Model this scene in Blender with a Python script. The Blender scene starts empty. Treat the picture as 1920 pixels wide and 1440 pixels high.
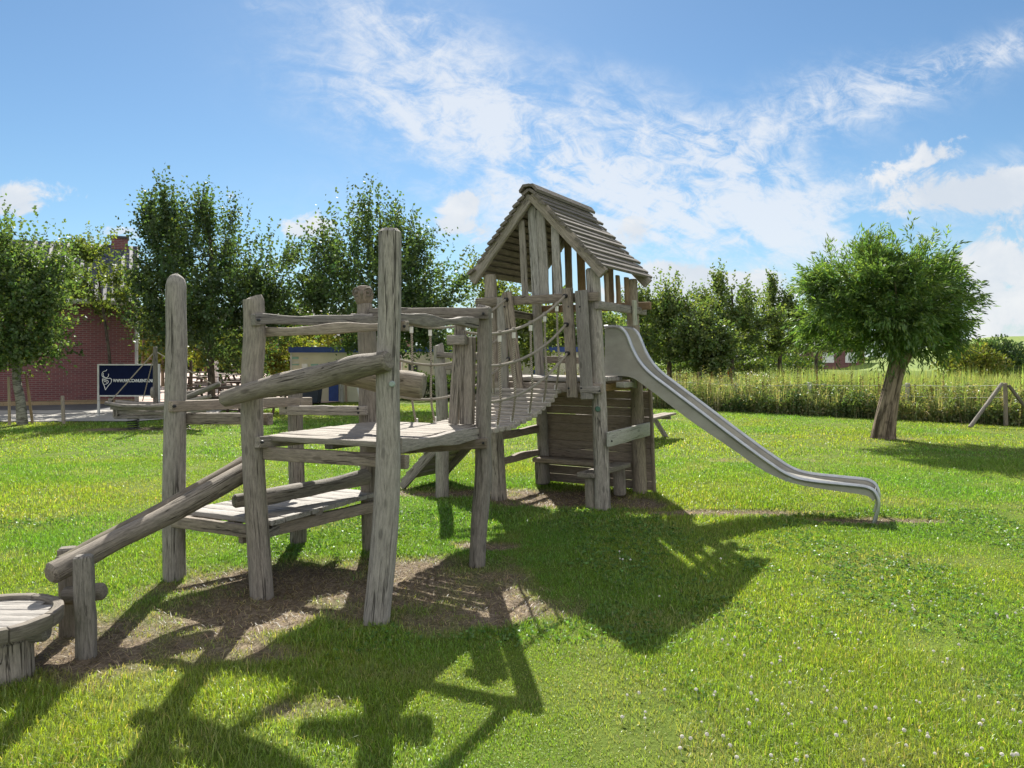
import bpy, math, random
import numpy as np
from mathutils import Vector as V, Matrix, noise as mnoise

random.seed(7)
RNG = np.random.default_rng(11)
SC = bpy.context.scene
COL = SC.collection
R = math.radians
Z = V((0, 0, 1))

# ---------------------------------------------------------------- camera survey
F, HZ, H = 1442.0, 668.0, 1.6          # focal length and horizon row in photo pixels, eye height in m


def at(px, py, Y):
    return V(((px - 960) / F * Y, Y, H - (py - HZ) / F * Y))


def gr(px, py):
    Y = F * H / (py - HZ)
    return V(((px - 960) / F * Y, Y, 0))


cam = bpy.data.cameras.new("camera")
cam.sensor_width = 36
cam.lens = F / 1920 * 36
cam.shift_y = -(720 - HZ) / 1920
cam.clip_end = 2000
cam.clip_start = 0.05
camo = bpy.data.objects.new("camera", cam)
camo.location = (0, 0, H)
camo.rotation_euler = (R(90), 0, 0)
COL.objects.link(camo)
SC.camera = camo

# ---------------------------------------------------------------- light
SUNV = V((-0.154, 1.2, 1.0)).normalized()       # towards the sun
SKY, SUN, EXPO = 0.10, 4.4, 1.38
SC.view_settings.view_transform = 'Standard'
SC.view_settings.look = 'None'
SC.view_settings.exposure = EXPO
SC.view_settings.gamma = 1
sl = bpy.data.lights.new("sun", 'SUN')
sl.energy = SUN
sl.angle = R(0.5)
sl.color = (1.0, 0.95, 0.85)
so = bpy.data.objects.new("sun", sl)
so.rotation_euler = SUNV.to_track_quat('Z', 'Y').to_euler()
so.location = (0, 0, 50)
COL.objects.link(so)


# ---------------------------------------------------------------- node helpers
class NT:
    def __init__(s, tree):
        s.t = tree
        s.n = tree.nodes
        s.l = tree.links

    def new(s, typ, **kw):
        nd = s.n.new(typ)
        for k, v in kw.items():
            setattr(nd, k, v)
        return nd

    def put(s, sock, v):
        if isinstance(v, bpy.types.NodeSocket):
            s.l.new(v, sock)
        else:
            sock.default_value = v

    def m(s, op, a, b=None, c=None, clamp=False):
        nd = s.new('ShaderNodeMath', operation=op, use_clamp=clamp)
        s.put(nd.inputs[0], a)
        if b is not None:
            s.put(nd.inputs[1], b)
        if c is not None:
            s.put(nd.inputs[2], c)
        return nd.outputs[0]

    def sstep(s, x, lo, hi, a=0.0, b=1.0):
        nd = s.new('ShaderNodeMapRange', interpolation_type='SMOOTHSTEP')
        s.put(nd.inputs[0], x)
        nd.inputs[1].default_value = lo
        nd.inputs[2].default_value = hi
        nd.inputs[3].default_value = a
        nd.inputs[4].default_value = b
        return nd.outputs[0]

    def mix(s, f, a, b, mode='MIX'):
        nd = s.new('ShaderNodeMix', data_type='RGBA', blend_type=mode)
        s.put(nd.inputs[0], f)
        s.put(nd.inputs[6], a)
        s.put(nd.inputs[7], b)
        return nd.outputs[2]

    def noise(s, vec, scale=(1, 1, 1), detail=4, rough=0.55, dist=0.0):
        mp = s.new('ShaderNodeMapping')
        s.l.new(vec, mp.inputs[0])
        mp.inputs[3].default_value = scale
        nd = s.new('ShaderNodeTexNoise')
        s.l.new(mp.outputs[0], nd.inputs['Vector'])
        nd.inputs['Scale'].default_value = 1
        nd.inputs['Detail'].default_value = detail
        nd.inputs['Roughness'].default_value = rough
        nd.inputs['Distortion'].default_value = dist
        return nd.outputs[0]

    def attr(s, name, out=1):
        nd = s.new('ShaderNodeAttribute', attribute_name=name)
        return nd.outputs[out]

    def xyz(s, x, y, z):
        nd = s.new('ShaderNodeCombineXYZ')
        s.put(nd.inputs[0], x)
        s.put(nd.inputs[1], y)
        s.put(nd.inputs[2], z)
        return nd.outputs[0]


def c4(c):
    return (c[0], c[1], c[2], 1)


def material(name):
    m = bpy.data.materials.new(name)
    m.use_nodes = True
    nt = NT(m.node_tree)
    b = m.node_tree.nodes['Principled BSDF']
    return m, nt, b


def wood(name, dark, light, tint=(0.2, 0.21, 0.14), tint_amt=0.35, bump=0.5):
    m, n, b = material(name)
    gc = n.attr('gc')
    oi = n.new('ShaderNodeObjectInfo').outputs['Random']
    fib = n.noise(gc, (85, 85, 10.0), 7, 0.74, 0.15)
    fine = n.noise(gc, (210, 210, 16), 4, 0.65)
    blot = n.noise(gc, (7, 7, 1.6), 4, 0.6)
    crk = n.noise(gc, (24, 24, 0.6), 3, 0.55, 0.1)
    base = n.mix(n.sstep(fib, 0.22, 0.74), c4(dark), c4(light))
    base = n.mix(n.m('MULTIPLY', n.sstep(blot, 0.45, 0.72), tint_amt), base, c4(tint))
    flek = n.sstep(fine, 0.60, 0.78)
    base = n.mix(n.m('MULTIPLY', flek, 0.55), base, c4([min(1, x * 1.6) for x in light]))
    dk = n.sstep(n.noise(gc, (140, 140, 13.0), 5, 0.7), 0.56, 0.70)
    base = n.mix(n.m('MULTIPLY', dk, 0.55), base, c4([x * 0.42 for x in dark]))
    ck = n.m('SUBTRACT', 1.0, n.sstep(n.m('ABSOLUTE', n.m('SUBTRACT', crk, 0.5)), 0.0, 0.016))
    gate = n.sstep(n.noise(gc, (5, 5, 0.9), 2), 0.46, 0.56)
    ck = n.m('MULTIPLY', ck, gate)
    base = n.mix(n.m('MULTIPLY', ck, 0.9), base, (0.03, 0.024, 0.018, 1))
    vo = n.new('ShaderNodeTexVoronoi')
    mp = n.new('ShaderNodeMapping')
    n.l.new(gc, mp.inputs[0])
    mp.inputs[3].default_value = (9, 9, 3.4)
    n.l.new(mp.outputs[0], vo.inputs['Vector'])
    vo.inputs['Scale'].default_value = 1
    kn = n.m('SUBTRACT', 1.0, n.sstep(vo.outputs[0], 0.09, 0.16))
    base = n.mix(n.m('MULTIPLY', kn, 0.5), base, c4([x * 0.45 for x in dark]))
    hv = n.new('ShaderNodeHueSaturation')
    n.l.new(base, hv.inputs['Color'])
    n.l.new(n.m('MULTIPLY_ADD', oi, 0.46, 0.77), hv.inputs['Value'])
    n.l.new(n.m('MULTIPLY_ADD', n.m('FRACT', n.m('MULTIPLY', oi, 7.3)), 0.7, 0.7), hv.inputs['Saturation'])
    n.l.new(hv.outputs[0], b.inputs['Base Color'])
    b.inputs['Roughness'].default_value = 0.82
    b.inputs['Specular IOR Level'].default_value = 0.25
    hgt = n.m('ADD', n.m('MULTIPLY', fib, 0.6), n.m('ADD', n.m('MULTIPLY', fine, 0.35), n.m('MULTIPLY', ck, -0.9)))
    bp = n.new('ShaderNodeBump')
    bp.inputs['Strength'].default_value = bump
    bp.inputs['Distance'].default_value = 0.009
    n.l.new(hgt, bp.inputs['Height'])
    n.l.new(bp.outputs[0], b.inputs['Normal'])
    return m


def plain(name, col, rough=0.6, metal=0.0, var=0.12, scale=6.0, spec=0.4, bump=0.0):
    m, n, b = material(name)
    tc = n.new('ShaderNodeTexCoord').outputs['Object']
    f = n.noise(tc, (scale,) * 3, 5, 0.6)
    base = n.mix(n.sstep(f, 0.3, 0.7), c4([x * (1 - var) for x in col]), c4([min(1, x * (1 + var)) for x in col]))
    n.l.new(base, b.inputs['Base Color'])
    b.inputs['Roughness'].default_value = rough
    b.inputs['Metallic'].default_value = metal
    b.inputs['Specular IOR Level'].default_value = spec
    if bump:
        bp = n.new('ShaderNodeBump')
        bp.inputs['Strength'].default_value = bump
        bp.inputs['Distance'].default_value = 0.01
        n.l.new(n.noise(tc, (scale * 6,) * 3, 4), bp.inputs['Height'])
        n.l.new(bp.outputs[0], b.inputs['Normal'])
    return m


def leafmat(name, trans=0.45, gloss=0.08, tcol=(1.25, 1.35, 0.55)):
    m, n, b = material(name)
    n.n.remove(b)
    out = n.n['Material Output']
    col = n.attr('col', 0)
    df = n.new('ShaderNodeBsdfDiffuse')
    n.l.new(col, df.inputs[0])
    tr = n.new('ShaderNodeBsdfTranslucent')
    n.l.new(n.mix(1.0, col, c4(tcol), 'MULTIPLY'), tr.inputs[0])
    gl = n.new('ShaderNodeBsdfGlossy')
    gl.inputs['Roughness'].default_value = 0.38
    gl.inputs[0].default_value = (0.9, 0.95, 1, 1)
    m1 = n.new('ShaderNodeMixShader')
    m1.inputs[0].default_value = trans
    n.l.new(df.outputs[0], m1.inputs[1])
    n.l.new(tr.outputs[0], m1.inputs[2])
    m2 = n.new('ShaderNodeMixShader')
    m2.inputs[0].default_value = gloss
    n.l.new(m1.outputs[0], m2.inputs[1])
    n.l.new(gl.outputs[0], m2.inputs[2])
    n.l.new(m2.outputs[0], out.inputs[0])
    return m


M = {}
M['post'] = wood('weathered_post_wood', (0.125, 0.107, 0.09), (0.36, 0.317, 0.27), (0.235, 0.22, 0.18), 0.3, 0.9)
M['rail'] = wood('weathered_rail_wood', (0.12, 0.102, 0.087), (0.33, 0.288, 0.246), (0.18, 0.166, 0.138), 0.35, 0.9)
M['plank'] = wood('deck_plank_wood', (0.17, 0.155, 0.14), (0.37, 0.34, 0.305), (0.20, 0.185, 0.16), 0.35, 0.8)
M['roofw'] = wood('roof_slat_wood', (0.065, 0.052, 0.043), (0.20, 0.167, 0.138), (0.07, 0.064, 0.043), 0.45, 0.3)
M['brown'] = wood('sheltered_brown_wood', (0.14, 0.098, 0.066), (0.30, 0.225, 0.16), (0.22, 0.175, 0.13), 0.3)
M['darklog'] = wood('mossy_log_wood', (0.08, 0.071, 0.06), (0.24, 0.21, 0.175), (0.11, 0.11, 0.07), 0.4, 0.7)
M['palew'] = wood('pale_board_wood', (0.27, 0.265, 0.23), (0.42, 0.405, 0.35), (0.27, 0.29, 0.23), 0.4)
M['stake'] = wood('stake_wood', (0.2, 0.15, 0.10), (0.36, 0.28, 0.19))
M['rope'] = None
M['bolt'] = plain('black_bolt', (0.02, 0.02, 0.022), 0.5, 0.2)
M['capgreen'] = plain('green_plastic_cap', (0.05, 0.12, 0.085), 0.5)
M['capgrey'] = plain('grey_plastic_cap', (0.30, 0.36, 0.33), 0.5)
M['sleeve'] = plain('white_plastic_sleeve', (0.62, 0.60, 0.55), 0.5)
M['rail_steel'] = plain('polished_steel', (0.42, 0.43, 0.44), 0.36, 0.85, 0.1, 12)
M['spring'] = plain('dark_spring_steel', (0.05, 0.05, 0.052), 0.45, 0.6)


def rope_mat():
    m, n, b = material('braided_rope')
    gc = n.attr('gc')
    sp = n.new('ShaderNodeSeparateXYZ')
    n.l.new(gc, sp.inputs[0])
    w = n.m('SINE', n.m('ADD', n.m('MULTIPLY', sp.outputs[2], 330.0), n.m('MULTIPLY', sp.outputs[0], 260.0)))
    base = n.mix(n.sstep(w, -0.9, 0.4), (0.16, 0.13, 0.10, 1), (0.46, 0.41, 0.33, 1))
    n.l.new(base, b.inputs['Base Color'])
    b.inputs['Roughness'].default_value = 0.9
    bp = n.new('ShaderNodeBump')
    bp.inputs['Distance'].default_value = 0.004
    n.l.new(w, bp.inputs['Height'])
    n.l.new(bp.outputs[0], b.inputs['Normal'])
    return m


M['rope'] = rope_mat()


def steel_mat():
    m, n, b = material('matte_stainless_sheet')
    tc = n.new('ShaderNodeTexCoord').outputs['Object']
    f = n.noise(tc, (3.0, 3.0, 5.0), 6, 0.65)
    f2 = n.noise(tc, (30, 30, 30), 4, 0.7)
    base = n.mix(n.sstep(f, 0.3, 0.7), (0.285, 0.27, 0.235, 1), (0.385, 0.37, 0.325, 1))
    base = n.mix(n.m('MULTIPLY', n.sstep(f2, 0.62, 0.8), 0.4), base, (0.25, 0.24, 0.21, 1))
    n.l.new(base, b.inputs['Base Color'])
    b.inputs['Metallic'].default_value = 0.3
    n.l.new(n.sstep(f, 0.2, 0.8, 0.38, 0.55), b.inputs['Roughness'])
    return m


M['steel'] = steel_mat()
M['leaf'] = leafmat('tree_leaf', 0.47, 0.018)
M['willow'] = leafmat('willow_leaf', 0.48, 0.02)
M['grass'] = leafmat('grass_blade', 0.52, 0.03, (1.25, 1.3, 0.5))
M['weed'] = leafmat('weed_leaf', 0.42, 0.02)


def bark_mat(name, dark, light, sc=(14, 14, 3.0)):
    m, n, b = material(name)
    gc = n.attr('gc')
    f = n.noise(gc, sc, 7, 0.65, 0.6)
    f2 = n.noise(gc, (4, 4, 9), 4, 0.6)
    base = n.mix(n.sstep(f, 0.36, 0.62), c4(dark), c4(light))
    base = n.mix(n.m('MULTIPLY', n.sstep(f2, 0.55, 0.7), 0.5), base, c4([x * 0.5 for x in dark]))
    n.l.new(base, b.inputs['Base Color'])
    b.inputs['Roughness'].default_value = 0.9
    b.inputs['Specular IOR Level'].default_value = 0.15
    bp = n.new('ShaderNodeBump')
    bp.inputs['Strength'].default_value = 0.9
    bp.inputs['Distance'].default_value = 0.03
    n.l.new(f, bp.inputs['Height'])
    n.l.new(bp.outputs[0], b.inputs['Normal'])
    return m


M['bark_pale'] = bark_mat('pale_poplar_bark', (0.11, 0.10, 0.08), (0.30, 0.285, 0.235), (6, 6, 22))
M['bark_dark'] = bark_mat('dark_bark', (0.04, 0.035, 0.028), (0.12, 0.10, 0.075))
M['bark_willow'] = bark_mat('willow_bark', (0.06, 0.045, 0.032), (0.30, 0.235, 0.17), (16, 16, 1.6))


def brick_mat():
    m, n, b = material('red_brick_wall')
    gc = n.attr('gc')
    br = n.new('ShaderNodeTexBrick')
    n.l.new(gc, br.inputs['Vector'])
    br.inputs['Scale'].default_value = 1.0
    br.inputs['Brick Width'].default_value = 0.22
    br.inputs['Row Height'].default_value = 0.066
    br.inputs['Mortar Size'].default_value = 0.008
    br.inputs['Bias'].default_value = -0.2
    br.inputs['Color1'].default_value = (0.195, 0.060, 0.060, 1)
    br.inputs['Color2'].default_value = (0.125, 0.040, 0.046, 1)
    br.inputs['Mortar'].default_value = (0.23, 0.18, 0.17, 1)
    f = n.noise(gc, (1.5, 1.5, 1.5), 4)
    base = n.mix(n.sstep(f, 0.3, 0.75, 0.0, 0.35), br.outputs[0], (0.15, 0.06, 0.065, 1))
    n.l.new(base, b.inputs['Base Color'])
    b.inputs['Roughness'].default_value = 0.9
    return m


def tile_mat():
    m, n, b = material('dark_roof_tiles')
    gc = n.attr('gc')
    sp = n.new('ShaderNodeSeparateXYZ')
    n.l.new(gc, sp.inputs[0])
    rows = n.m('FRACT', n.m('MULTIPLY', sp.outputs[1], 3.0))
    cols = n.m('SINE', n.m('MULTIPLY', sp.outputs[0], 25.0))
    f = n.noise(gc, (3, 3, 3), 4)
    base = n.mix(n.sstep(f, 0.3, 0.7), (0.035, 0.04, 0.06, 1), (0.075, 0.08, 0.105, 1))
    n.l.new(base, b.inputs['Base Color'])
    b.inputs['Roughness'].default_value = 0.6
    b.inputs['Specular IOR Level'].default_value = 0.25
    bp = n.new('ShaderNodeBump')
    bp.inputs['Distance'].default_value = 0.05
    n.l.new(n.m('ADD', rows, n.m('MULTIPLY', cols, 0.6)), bp.inputs['Height'])
    n.l.new(bp.outputs[0], b.inputs['Normal'])
    return m


M['brick'] = brick_mat()
M['tile'] = tile_mat()
M['white'] = plain('white_paint', (0.72, 0.72, 0.70), 0.5)
M['offwhite'] = plain('off_white_trim', (0.55, 0.55, 0.53), 0.6)
M['cream'] = plain('cream_panel', (0.60, 0.56, 0.43), 0.6, 0, 0.08, 1.2)
M['blue'] = plain('blue_paint', (0.03, 0.065, 0.24), 0.5)
M['teal'] = plain('teal_lettering', (0.24, 0.40, 0.33), 0.6)
M['navy'] = plain('navy_sign_panel', (0.005, 0.010, 0.040), 0.7, 0, 0.1, 6, 0.1)
M['letter'] = plain('silver_lettering', (0.85, 0.86, 0.85), 0.5)
M['glass'] = plain('dark_window_glass', (0.02, 0.025, 0.03), 0.12)
M['dkbrown'] = wood('dark_brown_table_wood', (0.035, 0.024, 0.018), (0.09, 0.06, 0.045))
M['orange'] = wood('orange_stake_wood', (0.38, 0.15, 0.06), (0.58, 0.26, 0.11))
M['darkgrey'] = plain('dark_paint', (0.03, 0.032, 0.036), 0.4)
M['tyre'] = plain('black_rubber', (0.015, 0.015, 0.015), 0.8)
M['greyw'] = plain('grey_bin_plastic', (0.025, 0.035, 0.055), 0.5)


# ---------------------------------------------------------------- mesh builder
def cat(pts, n):
    """smooth path through control points"""
    if len(pts) == 2:
        return [pts[0].lerp(pts[1], i / (n - 1)) for i in range(n)]
    P = [pts[0] * 2 - pts[1]] + list(pts) + [pts[-1] * 2 - pts[-2]]
    out = []
    segs = len(pts) - 1
    for i in range(n):
        t = i / (n - 1) * segs
        k = min(int(t), segs - 1)
        t -= k
        a, b, c, d = P[k:k + 4]
        out.append(0.5 * ((2 * b) + (c - a) * t + (2 * a - 5 * b + 4 * c - d) * t * t + (3 * b - a - 3 * c + d) * t ** 3))
    return out


def interp(vals, n):
    m = len(vals) - 1
    out = []
    for i in range(n):
        t = i / (n - 1) * m
        k = min(int(t), m - 1)
        out.append(vals[k] + (vals[k + 1] - vals[k]) * (t - k))
    return out


class MB:
    def __init__(s):
        s.v, s.f, s.g = [], [], []

    def loft(s, pts, secs, up=None, close=False):
        off = V((random.uniform(0, 50), random.uniform(0, 50), random.uniform(0, 50)))
        n = len(pts)
        k = len(secs[0])
        base = len(s.v)
        ln = 0.0
        prev = None
        for i, p in enumerate(pts):
            t = (pts[min(i + 1, n - 1)] - pts[max(i - 1, 0)]).normalized()
            if up is not None:
                sd = t.cross(up)
            elif prev is None:
                sd = t.cross(V((0.21, 1, 0.33)) if abs(t.y) < 0.8 else V((1, 0.2, 0.3)))
            else:
                sd = prev - t * prev.dot(t)
            sd.normalize()
            prev = sd
            nu = sd.cross(t).normalized()
            if i:
                ln += (p - pts[i - 1]).length
            for (a, b) in secs[i]:
                s.v.append(p + sd * a + nu * b)
                s.g.append(off + V((a, b, ln)))
        for i in range(n - 1):
            for j in range(k):
                a = base + i * k + j
                b = base + i * k + (j + 1) % k
                s.f.append((a, b, b + k, a + k))
        s.f.append(tuple(base + j for j in reversed(range(k))))
        s.f.append(tuple(base + (n - 1) * k + j for j in range(k)))

    def log(s, pts, rad, seg=16, n=14, wob=0.05, flat=0.0, bev=0.014, cut=0.0, peak=0.0):
        """irregular round timber through control points; rad = radii at equal steps"""
        P = cat(pts, n)
        Rr = interp(rad if isinstance(rad, (list, tuple)) else [rad, rad], n)
        d0 = (P[1] - P[0]).normalized()
        d1 = (P[-1] - P[-2]).normalized()
        b = min(bev, Rr[0] * 0.3)
        P = [P[0], P[0] + d0 * b] + P[1:-1] + [P[-1] - d1 * b, P[-1]]
        Rr = [max(Rr[0] - b, Rr[0] * .5), Rr[0]] + Rr[1:-1] + [Rr[-1], max(Rr[-1] - b, Rr[-1] * .5)]
        ph = random.uniform(0, 100)
        secs = []
        for i, r in enumerate(Rr):
            sec = []
            for j in range(seg):
                a = 2 * math.pi * j / seg
                q = mnoise.noise(V((math.cos(a) * 0.9 + ph, math.sin(a) * 0.9, i * 0.28)))
                rr = r * (1 + wob * 2 * q)
                sec.append((rr * math.cos(a), rr * math.sin(a)))
            secs.append(sec)
        s.loft(P, secs)
        if cut or peak:
            kk = len(secs[0])
            top = s.v[-kk:]
            c = sum(top, V()) / kk
            for i in range(len(s.v) - kk, len(s.v)):
                s.v[i] = s.v[i] + V((0, 0, (s.v[i] - c).x * cut - abs((s.v[i] - c).x) * peak))

    def beam(s, p0, p1, w, h, n=7, wavy=0.0, bev=0.008, up=Z, wob=0.004, taper=None):
        """sawn timber: w across, h along up"""
        pts = cat([p0, p1], n) if not isinstance(p0, list) else cat(p0, n)
        ph = random.uniform(0, 100)
        secs = []
        for i in range(len(pts)):
            t = i / (len(pts) - 1)
            hh = h / 2
            ww = w / 2
            if taper:
                hh *= 1 + (taper - 1) * t
                ww *= 1 + (taper - 1) * t
            tp = hh + wavy * mnoise.noise(V((ph, t * 2.6, 0))) + wob * mnoise.noise(V((ph, t * 7, 3)))
            bt = -hh + wavy * 0.8 * mnoise.noise(V((ph, t * 2.3, 9))) + wob * mnoise.noise(V((ph, t * 7, 5)))
            le = -ww + wob * mnoise.noise(V((ph, t * 6, 12)))
            ri = ww + wob * mnoise.noise(V((ph, t * 6, 16)))
            b = min(bev, ww * 0.45, hh * 0.45)
            q = b * 0.3
            secs.append([(ri, bt + b), (ri, tp - b), (ri - q, tp - q), (ri - b, tp), (le + b, tp), (le + q, tp - q), (le, tp - b),
                         (le, bt + b), (le + q, bt + q), (le + b, bt), (ri - b, bt), (ri - q, bt + q)])
        d0 = (pts[1] - pts[0]).normalized()
        d1 = (pts[-1] - pts[-2]).normalized()
        sh = lambda sec, f: [((x - math.copysign(f, x)) if abs(x) > f else x, (y - math.copysign(f, y)) if abs(y) > f else y) for x, y in sec]
        f = min(bev * 0.6, w * .2, h * .2)
        pts = [pts[0], pts[0] + d0 * f] + pts[1:-1] + [pts[-1] - d1 * f, pts[-1]]
        secs = [sh(secs[0], f), secs[0]] + secs[1:-1] + [secs[-1], sh(secs[-1], f)]
        s.loft(pts, secs, up)

    def tube(s, pts, r, seg=8):
        rr = r if isinstance(r, (list, tuple)) else [r] * len(pts)
        if len(rr) != len(pts):
            rr = interp(rr, len(pts))
        s.loft(pts, [[(q * math.cos(2 * math.pi * j / seg), q * math.sin(2 * math.pi * j / seg)) for j in range(seg)] for q in rr])

    def ball(s, c, r, seg=10, rings=7, sq=(1, 1, 1)):
        b = len(s.v)
        for i in range(rings + 1):
            a = math.pi * i / rings
            for j in range(seg):
                t = 2 * math.pi * j / seg
                p = V((r * sq[0] * math.sin(a) * math.cos(t), r * sq[1] * math.sin(a) * math.sin(t), r * sq[2] * math.cos(a)))
                s.v.append(c + p)
                s.g.append(V((p.x * 3, p.y * 3, p.z)))
        for i in range(rings):
            for j in range(seg):
                a0 = b + i * seg + j
                a1 = b + i * seg + (j + 1) % seg
                s.f.append((a0, a0 + seg, a1 + seg, a1))

    def box(s, o, ax, ay, az, gmap=None):
        """box from corner o with three edge vectors; gc in metres (along ax, along az, along ay)"""
        b = len(s.v)
        la, lb, lc = ax.length, ay.length, az.length
        for k in (0, 1):
            for j in (0, 1):
                for i in (0, 1):
                    s.v.append(o + ax * i + ay * j + az * k)
                    s.g.append(V((i * la + j * lb, k * lc, 0)))
        for q in ((0, 2, 3, 1), (4, 5, 7, 6), (0, 1, 5, 4), (2, 6, 7, 3), (0, 4, 6, 2), (1, 3, 7, 5)):
            s.f.append(tuple(b + x for x in q))

    def cbox(s, c, sx, sy, sz, rz=0.0):
        m = Matrix.Rotation(rz, 3, 'Z')
        ax, ay, az = m @ V((sx, 0, 0)), m @ V((0, sy, 0)), V((0, 0, sz))
        s.box(c - (ax + ay + az) / 2, ax, ay, az)

    def poly(s, pts, thick):
        """prism of a planar outline; thick is the extrusion vector"""
        b = len(s.v)
        n = len(pts)
        for p in pts:
            s.v.append(p)
            s.g.append(V((p.x + p.y, p.z, 0)))
        for p in pts:
            s.v.append(p + thick)
            s.g.append(V((p.x + p.y, p.z, 0.1)))
        s.f.append(tuple(b + i for i in reversed(range(n))))
        s.f.append(tuple(b + n + i for i in range(n)))
        for i in range(n):
            j = (i + 1) % n
            s.f.append((b + i, b + j, b + n + j, b + n + i))

    def build(s, name, mat, parent=None, label=None, smooth=35):
        me = bpy.data.meshes.new(name)
        off = V()
        q = parent
        while q is not None:
            off += q.location
            q = q.parent
        me.from_pydata([v - off for v in s.v], [], s.f)
        a = me.attributes.new('gc', 'FLOAT_VECTOR', 'POINT')
        a.data.foreach_set('vector', [c for g in s.g for c in g])
        me.materials.append(M[mat] if isinstance(mat, str) else mat)
        import bmesh
        bm = bmesh.new()
        bm.from_mesh(me)
        bmesh.ops.recalc_face_normals(bm, faces=bm.faces)
        bm.to_mesh(me)
        bm.free()
        me.shade_smooth()
        me.set_sharp_from_angle(angle=R(smooth))
        o = bpy.data.objects.new(name, me)
        COL.objects.link(o)
        if parent is not None:
            o.parent = parent
        if label:
            o['label'] = label
        return o


def tag(o, label, cat_, group=None, kind=None):
    o['label'] = label
    o['category'] = cat_
    if group:
        o['group'] = group
    if kind:
        o['kind'] = kind
    return o


def empty(name, loc, label, cat_, group=None):
    o = bpy.data.objects.new(name, None)
    o.empty_display_size = 0.2
    o.location = loc
    COL.objects.link(o)
    return tag(o, label, cat_, group)


def copy_thing(src, loc, label, rz=0.0, group=None, scale=None):
    c = src.copy()
    COL.objects.link(c)
    c.location = loc
    c.rotation_euler = (0, 0, rz)
    if scale:
        c.scale = (scale,) * 3
    c['label'] = label
    if group:
        c['group'] = group
    for ch in src.children:
        d = ch.copy()
        COL.objects.link(d)
        d.parent = c
        for g in ch.children:
            e = g.copy()
            COL.objects.link(e)
            e.parent = d
    return c


def quads_mesh(name, verts, sizes, col, mat, parent=None, off=None):
    """verts (N,3); faces listed as consecutive index runs given by sizes pattern (idx, starts)"""
    idx, starts = sizes
    me = bpy.data.meshes.new(name)
    if off is not None:
        verts = verts - np.array(off)[None, :]
    me.vertices.add(len(verts))
    me.vertices.foreach_set('co', verts.astype(np.float32).ravel())
    me.loops.add(len(idx))
    me.loops.foreach_set('vertex_index', idx.astype(np.int32))
    me.polygons.add(len(starts))
    me.polygons.foreach_set('loop_start', starts.astype(np.int32))
    me.update(calc_edges=True)
    ca = me.color_attributes.new('col', 'FLOAT_COLOR', 'POINT')
    c = np.ones((len(verts), 4), np.float32)
    c[:, :3] = col
    ca.data.foreach_set('color', c.ravel())
    me.materials.append(mat)
    o = bpy.data.objects.new(name, me)
    COL.objects.link(o)
    if parent is not None:
        o.parent = parent
    return o


def nrm(a):
    return a / (np.linalg.norm(a, axis=1, keepdims=True) + 1e-9)


def leaf_arrays(c, d, L, W, rng):
    """diamond leaves: centre base c, direction d"""
    n = len(c)
    r = nrm(rng.normal(size=(n, 3)))
    b = nrm(np.cross(d, r))
    nn = np.cross(d, b)
    L = L[:, None]
    W = W[:, None]
    v = np.empty((n, 4, 3))
    v[:, 0] = c
    v[:, 1] = c + d * L * 0.45 + b * W * 0.5 + nn * W * 0.15
    v[:, 2] = c + d * L
    v[:, 3] = c + d * L * 0.45 - b * W * 0.5 + nn * W * 0.15
    return v.reshape(-1, 3)


def quad_idx(n):
    return np.arange(n * 4), np.arange(n) * 4


def vary(base, n, rng, amt=0.25, alt=None, pa=0.0):
    c = np.array(base)[None, :] * (1 + rng.normal(size=(n, 1)) * amt).clip(0.35, 2.0)
    c = c * (1 + rng.normal(size=(n, 3)) * 0.06)
    if alt is not None:
        k = rng.random(n) < pa
        c[k] = np.array(alt)[None, :] * (1 + rng.normal(size=(k.sum(), 1)) * 0.2)
    return c.clip(0.003, 0.9)


exec_order = []
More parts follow.
